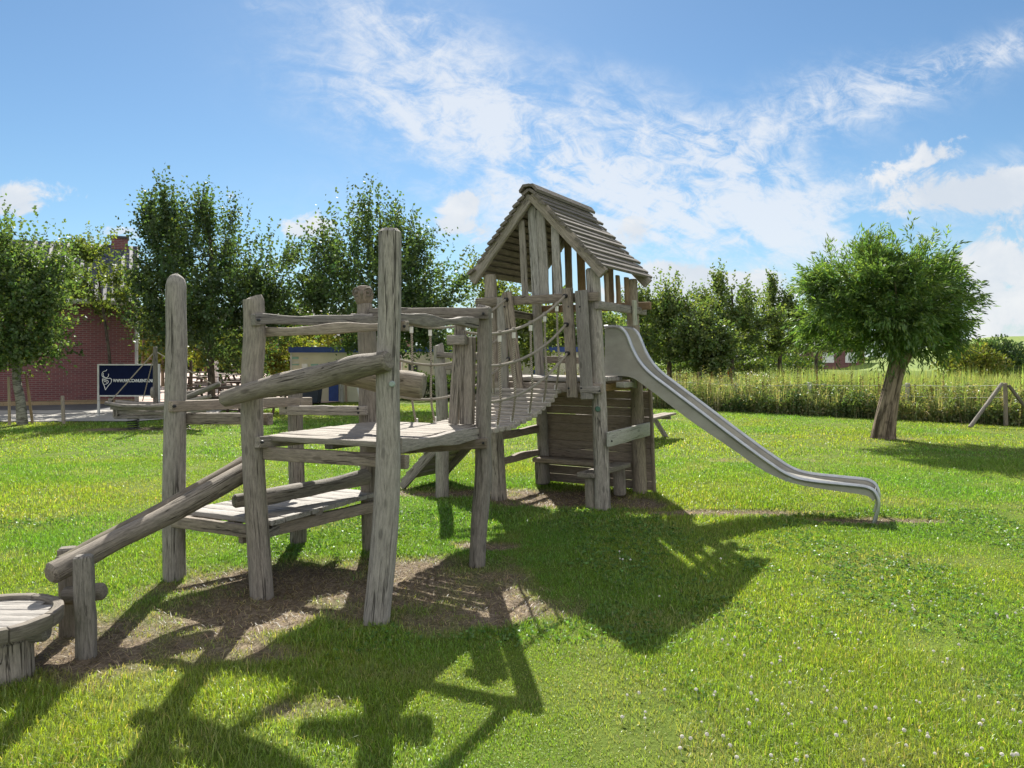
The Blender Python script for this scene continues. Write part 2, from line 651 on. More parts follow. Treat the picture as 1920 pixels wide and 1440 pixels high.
# =====================================================================  SKY
def build_world():
    w = bpy.data.worlds.new("World")
    SC.world = w
    w.use_nodes = True
    n = NT(w.node_tree)
    bg = w.node_tree.nodes['Background']
    sky = n.new('ShaderNodeTexSky', sky_type='NISHITA')
    sky.sun_disc = False
    sky.sun_elevation = math.asin(SUNV.z)
    sky.sun_rotation = math.atan2(SUNV.x, SUNV.y)
    sky.air_density = 1.0
    sky.dust_density = 0.15
    sky.ozone_density = 2.5
    tc = n.new('ShaderNodeTexCoord').outputs['Generated']
    sp = n.new('ShaderNodeSeparateXYZ')
    n.l.new(tc, sp.inputs[0])
    yy = n.m('MAXIMUM', sp.outputs[1], 0.06)
    u = n.m('DIVIDE', sp.outputs[0], yy)
    v = n.m('DIVIDE', sp.outputs[2], yy)

    def blob(px, py, a, b, ang=0.0, amp=1.0):
        du = n.m('SUBTRACT', u, (px - 960) / F)
        dv = n.m('SUBTRACT', v, (HZ - py) / F)
        ca, sa = math.cos(R(ang)), math.sin(R(ang))
        x = n.m('ADD', n.m('MULTIPLY', du, ca), n.m('MULTIPLY', dv, sa))
        y = n.m('SUBTRACT', n.m('MULTIPLY', dv, ca), n.m('MULTIPLY', du, sa))
        x = n.m('DIVIDE', x, a / F)
        y = n.m('DIVIDE', y, b / F)
        q = n.m('ADD', n.m('MULTIPLY', x, x), n.m('MULTIPLY', y, y))
        return n.m('MULTIPLY', n.m('EXPONENT', n.m('MULTIPLY', q, -1.0)), amp)

    def total(lst):
        t = None
        for x in lst:
            e = blob(*x)
            t = e if t is None else n.m('ADD', t, e)
        return t
    # thin high cirrus
    G = total([(760, 190, 240, 85, -14, 0.85), (1000, 285, 370, 125, -24, 1.0), (1230, 375, 380, 105, -14, 1.0),
               (740, 35, 200, 50, -6, 0.75), (850, 110, 160, 60, -30, 0.5), (1290, 255, 230, 55, -22, 1.0),
               (1530, 210, 280, 65, 14, 1.3), (1570, 140, 140, 35, 12, 0.5), (1830, 110, 210, 36, 20, 1.3),
               (1560, 400, 420, 85, -4, 0.95), (1150, 130, 130, 25, -10, 0.35), (490, 12, 40, 12, 0, 0.5),
               (1890, 300, 120, 30, 15, 0.6), (1000, 430, 420, 70, -6, 0.6)])
    uu = n.m('ADD', n.m('MULTIPLY', u, 0.92), n.m('MULTIPLY', v, -0.38))
    vv = n.m('ADD', n.m('MULTIPLY', v, 0.92), n.m('MULTIPLY', u, 0.38))
    vec = n.xyz(uu, vv, 0.0)
    n1 = n.noise(vec, (5.0, 11.0, 1), 10, 0.62, 0.9)
    n3 = n.noise(n.xyz(u, v, 3.0), (26, 40, 1), 8, 0.7, 0.7)
    nn = n.m('ADD', n.m('MULTIPLY', n1, 0.62), n.m('MULTIPLY', n3, 0.38))
    cir = n.m('MULTIPLY', G, n.m('MULTIPLY', n.m('SUBTRACT', nn, 0.40), 4.6))
    cir = n.m('MULTIPLY', n.sstep(cir, -0.05, 1.25), 0.82)
    # low cumulus
    G2 = total([(45, 368, 95, 42, 0, 1.0), (235, 445, 45, 28, 0, 0.85), (590, 435, 60, 40, 0, 0.95), (885, 375, 60, 36, 10, 0.85),
                (1190, 438, 45, 36, 0, 0.85), (830, 430, 40, 28, 0, 0.7), (1745, 285, 85, 48, 10, 0.8), (1780, 365, 150, 42, 5, 0.85),
                (1880, 520, 130, 110, 0, 1.0), (1910, 345, 60, 40, 0, 0.8), (1300, 540, 150, 48, 0, 0.9), (1430, 545, 90, 35, 0, 0.7),
                (1650, 330, 60, 30, 10, 0.5), (900, 435, 50, 25, 0, 0.6), (1240, 515, 60, 35, 0, 0.7), (430, 365, 40, 18, -10, 0.5),
                (650, 600, 700, 70, 0, 0.42), (1700, 640, 600, 60, 0, 0.5)])
    n2 = n.noise(n.xyz(u, v, 7.0), (15, 19, 1), 9, 0.64, 0.45)
    n2b = n.noise(n.xyz(u, v, 9.0), (6, 9, 1), 6, 0.55, 0.2)
    cum = n.sstep(n.m('ADD', n.m('MULTIPLY', n2, 1.25), n.m('MULTIPLY', G2, 0.58)), 0.90, 1.10)
    # elsewhere in the sky: bright unseen cloud added at sides and behind as fill light
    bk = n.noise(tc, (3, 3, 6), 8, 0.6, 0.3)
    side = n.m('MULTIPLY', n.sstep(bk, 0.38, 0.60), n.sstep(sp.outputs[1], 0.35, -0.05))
    hz = n.sstep(sp.outputs[2], 0.0, 0.16, 1.0, 0.0)
    hs = n.new('ShaderNodeHueSaturation')
    n.l.new(sky.outputs[0], hs.inputs['Color'])
    hs.inputs['Saturation'].default_value = SKY_SAT
    hs.inputs['Value'].default_value = 1.0
    base = n.mix(1.0, hs.outputs[0], SKY_TINT, 'MULTIPLY')
    cw = 1.0 / SKY
    shade = n.sstep(n.m('ADD', n2b, n.m('MULTIPLY', n2, 0.4)), 0.5, 0.95)
    ccol = n.mix(shade, (CLOUD * 0.74 * cw, CLOUD * 0.80 * cw, CLOUD * 0.88 * cw, 1), (CLOUD * cw, CLOUD * 1.0 * cw, CLOUD * 1.0 * cw, 1))
    out = n.mix(n.m('MULTIPLY', hz, 0.55), base, (CLOUD * 0.62 * cw, CLOUD * 0.74 * cw, CLOUD * 0.86 * cw, 1))
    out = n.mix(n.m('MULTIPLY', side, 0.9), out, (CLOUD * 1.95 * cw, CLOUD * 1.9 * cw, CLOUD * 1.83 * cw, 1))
    out = n.mix(cir, out, (CLOUD * 0.90 * cw, CLOUD * 0.94 * cw, CLOUD * 1.0 * cw, 1))
    out = n.mix(n.m('MULTIPLY', cum, 0.92), out, ccol)
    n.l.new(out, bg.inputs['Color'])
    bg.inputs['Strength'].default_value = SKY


SKY_SAT, SKY_TINT, CLOUD = 1.0, (0.315, 0.385, 0.415, 1), 0.365
build_world()

# =====================================================================  GROUND
DIRT = [(-1.25, 5.55, 1.25, 0.66, 1.0), (-0.52, 5.0, 0.85, 0.55, 0.95), (-1.75, 4.85, 0.75, 0.45, 0.9), (-2.25, 4.3, 0.85, 0.5, 0.9),
        (-2.3, 3.95, 0.45, 0.3, 0.6), (-0.90, 3.47, 0.20, 0.13, 0.75), (-1.55, 4.15, 0.5, 0.16, 0.6), (-0.5, 5.9, 0.5, 0.3, 0.7),
        (0.55, 8.75, 0.95, 0.55, 1.0), (1.25, 8.5, 0.5, 0.5, 0.9), (-0.5, 9.0, 0.9, 0.28, 0.85), (-1.1, 9.2, 0.5, 0.3, 0.7),
        (2.3, 7.85, 1.2, 0.16, 0.85), (3.5, 7.5, 0.75, 0.17, 0.95), (3.9, 7.48, 0.30, 0.14, 0.95), (7.4, 14.9, 0.7, 0.35, 0.6),
        (-8.2, 16.8, 1.3, 0.5, 0.8), (3.6, 11.8, 0.9, 0.3, 0.35), (-0.25, 6.5, 0.3, 0.14, 0.7)]


def nz(x, y, seed=0):
    """cheap vectorised value noise -1..1"""
    x = np.asarray(x, float)
    y = np.asarray(y, float)
    xi = np.floor(x).astype(np.int64)
    yi = np.floor(y).astype(np.int64)
    fx = x - xi
    fy = y - yi
    fx = fx * fx * (3 - 2 * fx)
    fy = fy * fy * (3 - 2 * fy)

    def h(a, b):
        q = (a * 374761393 + b * 668265263 + seed * 974711) & 0x7fffffff
        q = ((q ^ (q >> 13)) * 1274126177) & 0x7fffffff
        return ((q ^ (q >> 16)) & 0xffff) / 32767.5 - 1
    return (h(xi, yi) * (1 - fx) + h(xi + 1, yi) * fx) * (1 - fy) + (h(xi, yi + 1) * (1 - fx) + h(xi + 1, yi + 1) * fx) * fy


def fbm(x, y, seed=0, o=3):
    t = 0
    a = 0.5
    for k in range(o):
        t = t + a * nz(x * 2 ** k, y * 2 ** k, seed + k)
        a *= 0.5
    return t


def dirt_mask(x, y):
    m = np.zeros_like(np.asarray(x, float))
    for (cx, cy, rx, ry, a) in DIRT:
        q = ((x - cx) / rx) ** 2 + ((y - cy) / ry) ** 2
        m = np.maximum(m, a * np.clip(1.25 - 0.85 * q, 0, 1))
    m = m + (0.75 * fbm(x * 2.7, y * 2.7, 5, 4) + 0.35 * fbm(x * 11, y * 11, 15, 2)) * (m > 0.01)
    return np.clip((m - 0.14) * 1.3, 0, 1)


def hgt(x, y):
    d = dirt_mask(x, y)
    near = np.exp(-((np.asarray(x) / 14.0) ** 2 + ((np.asarray(y) - 8) / 14.0) ** 2))
    return near * (0.012 * fbm(x * 1.1, y * 1.1, 21, 3) + 0.012 * d * fbm(x * 9, y * 9, 31, 2) - 0.012 * d)


def build_ground():
    xs = np.concatenate([[-900, -300, -120, -60, -30, -18], np.arange(-13, -4, 0.25), np.arange(-4, 5, 0.05), np.arange(5, 14.01, 0.25), [18, 30, 60, 120, 300, 900]])
    ys = np.concatenate([[-200, -50, -10, -2, 0, 1], np.arange(1.8, 10, 0.05), np.arange(10, 28.01, 0.25), [34, 45, 60, 90, 130, 200, 400, 900, 1500]])
    X, Y = np.meshgrid(xs, ys)
    Zz = hgt(X, Y)
    v = np.stack([X.ravel(), Y.ravel(), Zz.ravel()], 1)
    nx, ny = len(xs), len(ys)
    i = np.arange(nx - 1)[None, :] + nx * np.arange(ny - 1)[:, None]
    q = np.stack([i, i + 1, i + nx + 1, i + nx], -1).reshape(-1)
    d = dirt_mask(X, Y).ravel()
    col = np.stack([d, d, d], 1)
    m, n, b = material('lawn_soil')
    a = n.attr('col', 0)
    tc = n.new('ShaderNodeTexCoord').outputs['Object']
    f = n.noise(tc, (3, 3, 3), 5, 0.6)
    f2 = n.noise(tc, (40, 40, 40), 5, 0.65)
    f3 = n.noise(tc, (0.35, 0.35, 0.35), 4, 0.6)
    gcol = n.mix(n.sstep(f, 0.3, 0.7), (0.07, 0.11, 0.015, 1), (0.12, 0.17, 0.025, 1))
    gcol = n.mix(n.sstep(f3, 0.4, 0.7, 0, 0.6), gcol, (0.12, 0.14, 0.03, 1))
    dcol = n.mix(n.sstep(f2, 0.3, 0.7), (0.09, 0.068, 0.049, 1), (0.29, 0.23, 0.165, 1))
    dcol = n.mix(n.sstep(f, 0.4, 0.75, 0, 0.6), dcol, (0.10, 0.075, 0.054, 1))
    base = n.mix(a, gcol, dcol)
    n.l.new(base, b.inputs['Base Color'])
    b.inputs['Roughness'].default_value = 0.95
    b.inputs['Specular IOR Level'].default_value = 0.1
    bp = n.new('ShaderNodeBump')
    bp.inputs['Distance'].default_value = 0.02
    n.l.new(f2, bp.inputs['Height'])
    n.l.new(bp.outputs[0], b.inputs['Normal'])
    o = quads_mesh('ground', v, (q, np.arange(len(q) // 4) * 4), col, m)
    o['kind'] = 'structure'


build_ground()


def lawn_far(x):
    return np.where(x < -9, 18.6, np.where(x < -6, 18.6 + (x + 9) * 2.3, np.where(x < 3.6, 25.5, 23.9 - (x - 4.0) * 0.829)))


POSTS_XY = []


def grass_arrays(N, y0, y1, h, w, rng, straw=False):
    yy = np.sqrt(rng.random(N) * (y1 ** 2 - y0 ** 2) + y0 ** 2)
    xx = (rng.random(N) * 2 - 1) * (0.75 * yy + 1.5)
    d = dirt_mask(xx, yy)
    # bare clumps in the sward, as in a mown lawn
    thin = fbm(xx * 2.2, yy * 2.2, 77, 3)
    if straw:
        keep = (rng.random(N) < d)
    else:
        keep = (rng.random(N) > d * 1.02) & (rng.random(N) < 0.78 + 0.9 * thin)
    keep &= yy < lawn_far(xx)
    xx, yy, d, thin = xx[keep], yy[keep], d[keep], thin[keep]
    n = len(xx)
    zz = hgt(xx, yy)
    base = np.stack([xx, yy, zz], 1)
    az = rng.random(n) * 2 * np.pi
    big = fbm(xx * 0.8, yy * 0.8, 41, 3)
    if straw:
        lean = 0.9 + rng.random(n) * 0.6
        L = h * (0.7 + rng.random(n) * 1.4)
    else:
        lean = np.abs(rng.normal(size=n)) * 0.62 + 0.22
        L = h * (0.5 + rng.random(n) * 0.9) * (1 + 0.9 * big + 0.5 * fbm(xx * 4, yy * 4, 63, 2)) * (1 - 0.35 * d)
        tall = rng.random(n) < 0.03
        L[tall] *= 2.0
        lean[tall] += 0.35
    W = w * (0.7 + rng.random(n) * 0.6)
    dirh = np.stack([np.cos(az), np.sin(az), np.zeros(n)], 1)
    side = np.stack([-np.sin(az + rng.normal(size=n) * 0.6), np.cos(az + rng.normal(size=n) * 0.6), np.zeros(n)], 1)
    up = np.array([0, 0, 1.0])[None]
    mid = base + (up * np.cos(lean * 0.55)[:, None] + dirh * np.sin(lean * 0.55)[:, None]) * (L * 0.55)[:, None]
    tip = mid + (up * np.cos(lean * 1.5)[:, None] + dirh * np.sin(lean * 1.5)[:, None]) * (L * 0.5)[:, None]
    if straw:
        mid[:, 2] = zz + 0.008 + 0.012 * rng.random(n)
        tip[:, 2] = zz + 0.004 + 0.022 * rng.random(n)
    s = side * (W / 2)[:, None]
    v = np.stack([base - s, base + s, mid - s * 0.85, mid + s * 0.85, tip], 1).reshape(-1, 3)
    if straw:
        c = vary((0.36, 0.285, 0.175), n, rng, 0.35, (0.13, 0.095, 0.062), 0.45)
    else:
        c = vary((0.192, 0.288, 0.040), n, rng, 0.28, (0.42, 0.38, 0.18), 0.06)
        yel = np.clip(0.5 + 1.2 * fbm(xx * 0.55 + 9, yy * 0.55, 51, 3), 0, 1)[:, None]
        c = c * (np.array([0.72, 0.92, 0.9])[None] * (1 - yel) + np.array([1.28, 1.08, 1.0])[None] * yel)
        dry = np.clip(d * 1.5 + np.clip(-thin * 1.3 - 0.14, 0, 1) + np.clip(fbm(xx * 1.3 + 3, yy * 1.3, 91, 3) * 2.0 - .62, 0, .8), 0, 1)[:, None] * rng.random((n, 1))
        c = c * (1 - dry) + np.array([0.40, 0.33, 0.17])[None] * dry
    return v, np.repeat(c, 5, 0)


def blades_mesh(name, parts, mat):
    v = np.concatenate([p[0] for p in parts])
    c = np.concatenate([p[1] for p in parts])
    n = len(v) // 5
    pat = np.array([0, 1, 3, 2, 2, 3, 4])
    idx = (np.arange(n)[:, None] * 5 + pat[None]).ravel()
    st = (np.arange(n)[:, None] * 7 + np.array([0, 4])[None]).ravel()
    return quads_mesh(name, v, (idx, st), c, mat)


def build_grass():
    g = np.random.default_rng(3)
    parts = [grass_arrays(310000, 2.3, 4.2, 0.030, 0.0028, g), grass_arrays(400000, 4.2, 7.2, 0.029, 0.0039, g),
             grass_arrays(400000, 7.2, 12, 0.032, 0.0062, g), grass_arrays(400000, 12, 26, 0.034, 0.012, g)]
    tag(blades_mesh('grass', parts, M['grass']), 'mown green lawn grass of short sunlit blades', 'grass', kind='stuff')
    parts = [grass_arrays(90000, 2.6, 6.6, 0.05, 0.003, g, True), grass_arrays(55000, 6.6, 10, 0.05, 0.005, g, True)]
    tag(blades_mesh('dry_grass_litter', parts, M['weed']), 'dry straw coloured grass litter lying on the worn soil', 'dry grass', kind='stuff')


build_grass()


def build_clover():
    g = np.random.default_rng(8)
    me = None
    k = 0
    tries = 0
    while k < 130 and tries < 6000:
        tries += 1
        px = 1120 + 800 * g.random()
        py = 1040 + 400 * g.random() ** 1.1
        if g.random() > 0.35 + 0.65 * (px - 1120) / 800 or (nz(px / 110, py / 70, 4) < 0.0 and g.random() < 0.75):
            continue
        p = gr(px, py)
        if dirt_mask(np.array([p.x]), np.array([p.y]))[0] > 0.2:
            continue
        loc = V((p.x, p.y, float(hgt(np.array([p.x]), np.array([p.y]))[0]) + 0.032))
        if me is None:
            b = MB()
            for i in range(30):
                a = i * 2.399
                t = (i + 0.5) / 30
                rr = 0.0105 * math.sqrt(1 - (1 - 1.5 * t) ** 2 if t < 0.95 else 0.15)
                b.ball(V((rr * math.cos(a), rr * math.sin(a), 0.009 * (1 - 1.5 * t))), 0.0038, 5, 3, (1, 1, 1.5))
            b.tube([V((0, 0, -0.05)), V((0.002, 0, -0.02)), V((0, 0, 0))], 0.0012, 5)
            o = b.build('clover_flower', 'clover')
            me = o
            o.location = loc
        else:
            o = me.copy()
            COL.objects.link(o)
            o.location = loc
        s = 0.40 + 0.25 * g.random()
        o.scale = (s, s, s * (0.9 + 0.2 * g.random()))
        o.rotation_euler = (g.normal() * 0.2, g.normal() * 0.2, g.random() * 6)
        tag(o, 'small round white clover flower head standing in the mown lawn', 'flower', 'white clover flowers in the lawn')
        k += 1


def build_clover_leaves():
    g = np.random.default_rng(19)
    N = 90000
    yy = np.sqrt(g.random(N) * (8.0 ** 2 - 2.4 ** 2) + 2.4 ** 2)
    xx = (g.random(N) * 2 - 1) * (0.70 * yy + 0.6)
    pm = fbm(xx * 1.1 + 4, yy * 1.1, 131, 3) + 0.12 * (xx > 0.6)
    k = (g.random(N) < np.clip((pm - 0.02) * 1.1, 0, 0.30)) & (dirt_mask(xx, yy) < 0.15)
    xx, yy = xx[k], yy[k]
    n = len(xx)
    b = np.stack([xx, yy, hgt(xx, yy) + 0.008 + 0.016 * g.random(n)], 1)
    a0 = g.random(n) * 6.28
    P, D = [], []
    for j in range(3):
        a = a0 + j * 2.094
        P.append(b)
        D.append(np.stack([np.cos(a), np.sin(a), 0.15 + 0.3 * g.normal(size=n)], 1))
    P, D = np.concatenate(P), nrm(np.concatenate(D))
    s = 0.014 * (.7 + .6 * g.random(3 * n)) * (1 + .06 * P[:, 1])
    v = leaf_arrays(P, D, s, s * 0.95, g)
    c = vary((0.115, 0.205, 0.05), 3 * n, g, .25)
    tag(quads_mesh('clover_leaves', v, quad_idx(3 * n), np.repeat(c, 4, 0), M['weed']), 'patches of dark green three part clover leaves in the lawn', 'clover', kind='stuff')


build_clover_leaves()
M['clover'] = plain('white_clover_petals', (0.66, 0.62, 0.55), 0.7, 0, 0.2, 60)
build_clover()

# =====================================================================  PLAY STRUCTURE
PS = empty('play_structure', (0, 6.5, 0), 'weathered grey timber climbing structure with roofed tower, rope bridge and metal slide', 'play structure')


def post(Y, rows, seg=18, cut=0.0, mat='post', wob=0.035, bev=0.014, peak=0.0):
    pts = [at(px, py, Y) for px, py, hw in rows]
    pts[0].z = -0.06
    if abs(pts[1].z - pts[0].z) < 0.1:
        pts[0].z = -0.06
    b = MB()
    b.log(pts, [hw / F * Y for _, _, hw in rows], seg, 22, wob, bev=bev, cut=cut, peak=peak)
    return b.build('post', mat, PS)


P1 = post(5.53, [(327, 1085, 21), (326, 950, 20.5), (328, 800, 20), (331, 660, 19), (330, 590, 18), (330, 529, 17.5), (331, 512, 3)], bev=0.006)
P2 = post(5.16, [(493, 1115, 22), (482, 980, 21), (474, 830, 20), (472, 720, 20.5), (477, 630, 20), (475, 558, 19)], cut=0.35)
P3 = post(4.64, [(705, 1165, 25), (718, 1040, 24.5), (726, 920, 23.5), (728, 800, 22), (727, 690, 22), (730, 600, 21.5), (731, 500, 21.5), (731, 429, 21)], bev=0.02)
P4 = post(5.885, [(894, 1060, 15.5), (899, 980, 16), (906, 895, 16.5), (906, 800, 14.5), (908, 690, 14), (908, 573, 14)], cut=-0.25)
P5 = post(6.55, [(560, 1023, 16), (558, 940, 15), (555, 850, 14.5), (553, 697, 13.5)])
P6 = post(6.29, [(695, 1035, 14.5), (692, 900, 16), (690, 760, 17), (689, 660, 17.5), (687, 606, 17)])
P7 = post(8.74, [(829, 933, 12.5), (829, 850, 12.5), (828, 740, 11), (822, 646, 10)], cut=0.4)
for Y, px, py, mt, nm in ((4.64 - 0.071, 735, 720, 'capgrey', 'bolt_cap'),):
    b = MB()
    c = at(px, py, Y)
    b.log([c + V((0, 0.012, 0)), c - V((0, 0.012, 0))], [0.019, 0.017], 14, 3, 0, bev=0.004)
    b.build(nm, mt, P3, 'round pale grey plastic bolt cap')

def bolts(parent, spots):
    for px, py, Y in spots:
        b = MB()
        q = at(px, py, Y)
        b.log([q + V((0, .02, 0)), q - V((0, .008, 0))], [.011, .010], 8, 3, 0, bev=.002)
        b.build('bolt_head', 'bolt', parent)


bolts(PS, [(484, 600, 5.03), (758, 612, 4.74), (906, 588, 5.76), (906, 831, 5.76), (491, 829, 5.03)])
# carved owl on the rear post
b = MB()
oc = at(682, 552, 6.27)
b.log([at(685, 606, 6.27), at(684, 590, 6.27), at(684, 569, 6.27)], [0.058, 0.062, 0.06], 16, 6, 0.03, bev=0.006)
owl = b.build('owl_carving', 'rail', PS, 'carved owl head on top of a post')
b = MB()
ohpts = [(-0.085, 0.050), (-0.07, 0.066), (-0.03, 0.083), (0.01, 0.084), (0.045, 0.070), (0.066, 0.050), (0.07, 0.03)]
b.loft([oc + V((0, 0, z)) for z, r in ohpts], [[(r * 0.95 * math.cos(2 * math.pi * j / 20), r * 0.95 * math.sin(2 * math.pi * j / 20)) for j in range(20)] for z, r in ohpts], V((0, 1, 0)))
b.build('owl_head', 'brown', owl)
b = MB()
for sx in (-1, 1):
    ring = [oc + V((sx * 0.047 + 0.032 * math.cos(a), -0.066 - 0.012 * (1 - abs(math.cos(a))) * 0 + (0.02 if False else 0) + 0.018 * abs(math.cos(a)) * (1 if math.cos(a) * sx > 0 else 0), 0.012 + 0.034 * math.sin(a))) for a in [i * 2 * math.pi / 14 for i in range(15)]]
    b.tube(ring, 0.007, 6)
    b.ball(oc + V((sx * 0.045, -0.066, 0.012)), 0.014, 8, 6)
b.tube([oc + V((0, -0.078, 0.03)), oc + V((0, -0.088, 0.0)), oc + V((0, -0.074, -0.04))], [0.006, 0.012, 0.004], 8)
b.build('owl_face', 'darklog', owl)


def rail(p0, p1, w, h, wavy=0.0, mat='rail', name='rail', label=None, n=9, up=Z, parent=PS, wob=0.005):
    b = MB()
    b.beam(p0, p1, w, h, n, wavy, up=up, wob=wob)
    return b.build(name, mat, parent, label)


# top rails of the upper platform
rail(at(474, 601, 5.06), at(706, 597, 6.20) + V((0, 0, -0.015)), 0.05, 0.072, 0.045, n=16, label='wavy edged top rail')
rail(at(492, 623, 5.22), at(764, 611, 4.76), 0.05, 0.074, 0.03, n=14)
rail(at(741, 597, 4.74), at(893, 606, 5.80), 0.05, 0.078, 0.05, n=14, label='wavy edged top rail')
rail(at(694, 588, 6.22) , at(918, 587, 5.79), 0.055, 0.085, 0.012)
rail(at(658, 597, 6.19), at(700, 597, 6.19), 0.05, 0.075, 0.0, name='block')
# crossing logs at mid height
b = MB()
b.log([at(416, 749, 5.00), at(500, 727, 4.95), at(600, 706, 4.78), at(670, 688, 4.62), at(730, 676, 4.52)], [0.054, 0.066, 0.078, 0.072, 0.062], 20, 26, 0.08, bev=0.02)
b.build('diagonal_log', 'post', PS, 'thick bent pale log sloping across two posts')
b = MB()
b.log([at(636, 704, 5.04), at(710, 712, 5.0), at(796, 724, 4.98)], [0.055, 0.078, 0.085], 18, 18, 0.05, bev=0.014)
b.build('diagonal_log', 'post', PS, 'thick log sloping down behind the tallest post')
# rails of the lower bay
r_ = rail(at(319, 762, 5.43), at(582, 752, 6.66), 0.05, 0.078, 0.008)
bolts(r_, [(326, 762, 5.41)])
rail(at(338, 784, 5.62), at(507, 786, 5.27), 0.06, 0.08, 0.006)
r_ = rail(at(526, 769, 6.44), at(688, 770, 6.17), 0.05, 0.076, 0.004)
bolts(r_, [(537, 765, 6.40), (539, 773, 6.40), (671, 766, 6.17), (672, 774, 6.17)])
# upper platform: joists and deck
rail(at(482, 829, 5.06), at(704, 812, 6.25), 0.05, 0.078)
rail(at(497, 850, 5.16), at(764, 866, 4.72), 0.055, 0.085)
rail(at(746, 838, 4.72), at(894, 812, 5.86), 0.055, 0.085, 0.03, n=14)
rail(at(690, 846, 6.1), at(914, 831, 5.79), 0.05, 0.075)
rail(at(612, 834, 4.98) + V((0, 0.06, 0)), at(800, 812, 6.1), 0.07, 0.07)


def deck(c00, c10, c01, c11, n, th, mat='plank', name='platform', gap=0.008, jit=0.012, parent=PS, label=None):
    """planks running from edge c00-c10 to edge c01-c11"""
    b = MB()
    for i in range(n):
        a0, a1 = i / n, (i + 1) / n
        g = gap
        p = c00.lerp(c10, (a0 + a1) / 2)
        q = c01.lerp(c11, (a0 + a1) / 2)
        wid = ((c10 - c00).length + (c11 - c01).length) / 2 / n - g
        d = (q - p).normalized()
        p = p - d * random.uniform(0, jit) + V((0, 0, random.uniform(-.002, .002)))
        q = q + d * random.uniform(0, jit) + V((0, 0, random.uniform(-.002, .002)))
        b.beam(p, q, wid, th, 6, 0, 0.006, wob=0.003)
    return b.build(name, mat, parent, label)


g_ = V((0.866, -0.5, 0))
d_ = V((0.5, 0.866, 0))
zU = 1.07
a = V((-1.66, 5.16, zU - .018))
bq = V((-0.74, 4.72, zU - .018))
c = V((-0.28, 5.94, zU - .018))
e = V((-1.12, 6.33, zU - .018))
deck(a, e, bq, c, 9, 0.036, label='upper grey plank deck')
zL = 0.495
a = V((-2.36, 5.53, zL - .018))
bq = V((-1.62, 5.17, zL - .018))
c = V((-1.10, 6.28, zL - .018))
e = V((-1.78, 6.6, zL - .018))
deck(a, e, bq + V((-.0, 0, 0)), c, 9, 0.036, label='lower grey plank deck')
rail(V((-2.41, 5.47, 0.43)), V((-1.74, 5.15, 0.425)), 0.045, 0.085)
rail(at(450, 1008, 5.22), at(706, 948, 6.22), 0.05, 0.085)
rail(at(327, 982, 5.6), V((-1.80, 6.45, 0.40)), 0.05, 0.075)
rail(V((-1.98, 5.42, 0.44)), V((-1.42, 6.52, 0.44)), 0.07, 0.06)
rail(at(598, 960, 5.6), at(560, 945, 6.4), 0.06, 0.06, name='block')
rail(at(500, 1001, 5.24), at(520, 990, 5.34), 0.05, 0.06, name='block')
b = MB()
b.log([at(437, 941, 5.30), at(520, 928, 5.5), at(600, 913, 5.85), at(690, 893, 6.18)], [0.050, 0.06, 0.055, 0.06], 14, 16, 0.10, bev=0.02)
b.build('edge_log', 'darklog', PS, 'dark greenish log lying along the lower deck edge')
# twin balance logs climbing from the grass
b = MB()
b.log([at(92, 1078, 4.18), at(200, 1023, 4.47), at(330, 957, 4.85), at(470, 880, 5.32)], [0.060, 0.058, 0.062, 0.066], 16, 20, 0.07, bev=0.022)
b.build('balance_log', 'darklog', PS, 'near sloping balance log')
b = MB()
b.log([at(92, 1078, 4.18) + V((-0.03, 0.14, 0.012)), at(200, 1023, 4.47) + V((-0.05, 0.12, 0.015)), at(330, 957, 4.85) + V((-0.06, 0.12, 0.02)), at(470, 880, 5.32) + V((-0.07, .12, 0.03))], [0.050, 0.05, 0.056, 0.058], 16, 20, 0.06, bev=0.022)
b.build('balance_log', 'darklog', PS, 'far sloping balance log')
for Y, rows in ((4.12, [(163, 1225, 17.5), (160, 1130, 17), (156, 1041, 16)]), (4.42, [(131, 1195, 15), (130, 1110, 15), (127, 1026, 14)])):
    pts = [at(px, py, Y) for px, py, _ in rows]
    pts[0].z = -0.06
    b = MB()
    b.beam(pts[0], pts[-1], 0.097, 0.085, 8, 0.006, 0.016, up=V((0.3, -1, 0)), wob=0.008)
    b.build('short_post', 'darklog', PS)
b = MB()
b.log([at(120, 1118, 4.28), at(197, 1108, 4.28)], [0.05, 0.047], 12, 5, 0.06, bev=0.014)
b.build('cross_peg', 'darklog', PS)

# ------------------------------------------------------------ tower
TB = V((0.948, 8.04, 0))


def T(u, v, z):
    return TB - g_ * u + d_ * v + V((-0.042 * z, 0, z))


def tpost(u, v, z1, r0, r1, mat='post', bend=0.0, z0=-0.06):
    b = MB()
    m = T(u, v, (z1 + z0) / 2) + g_ * bend
    b.log([T(u, v, z0), T(u, v, (z0 * 2 + z1) / 3) + g_ * bend * .8, m, T(u, v, z1)], [r0, (r0 + r1) / 2 * 1.02, r1 * 1.03, r1], 18, 22, 0.04)
    return b.build('post', mat, PS)


UW, VD = 1.26, 1.1
tB = tpost(0, 0, 2.52, 0.083, 0.074, bend=0.012)
tA = tpost(UW, 0, 2.52, 0.09, 0.07, bend=-0.012)
tC = tpost(0, VD, 2.50, 0.085, 0.07, bend=0.01)
tD = tpost(UW, VD, 2.50, 0.075, 0.06, 'post')
b = MB()
c = at(1121, 767, 8.04 - 0.085)
b.log([c + V((0, 0.012, 0)), c - V((0.0, 0.014, 0))], [0.03, 0.027], 14, 3, 0, bev=0.004)
b.build('bolt_cap', 'capgreen', tB, 'round dark green plastic bolt cap')
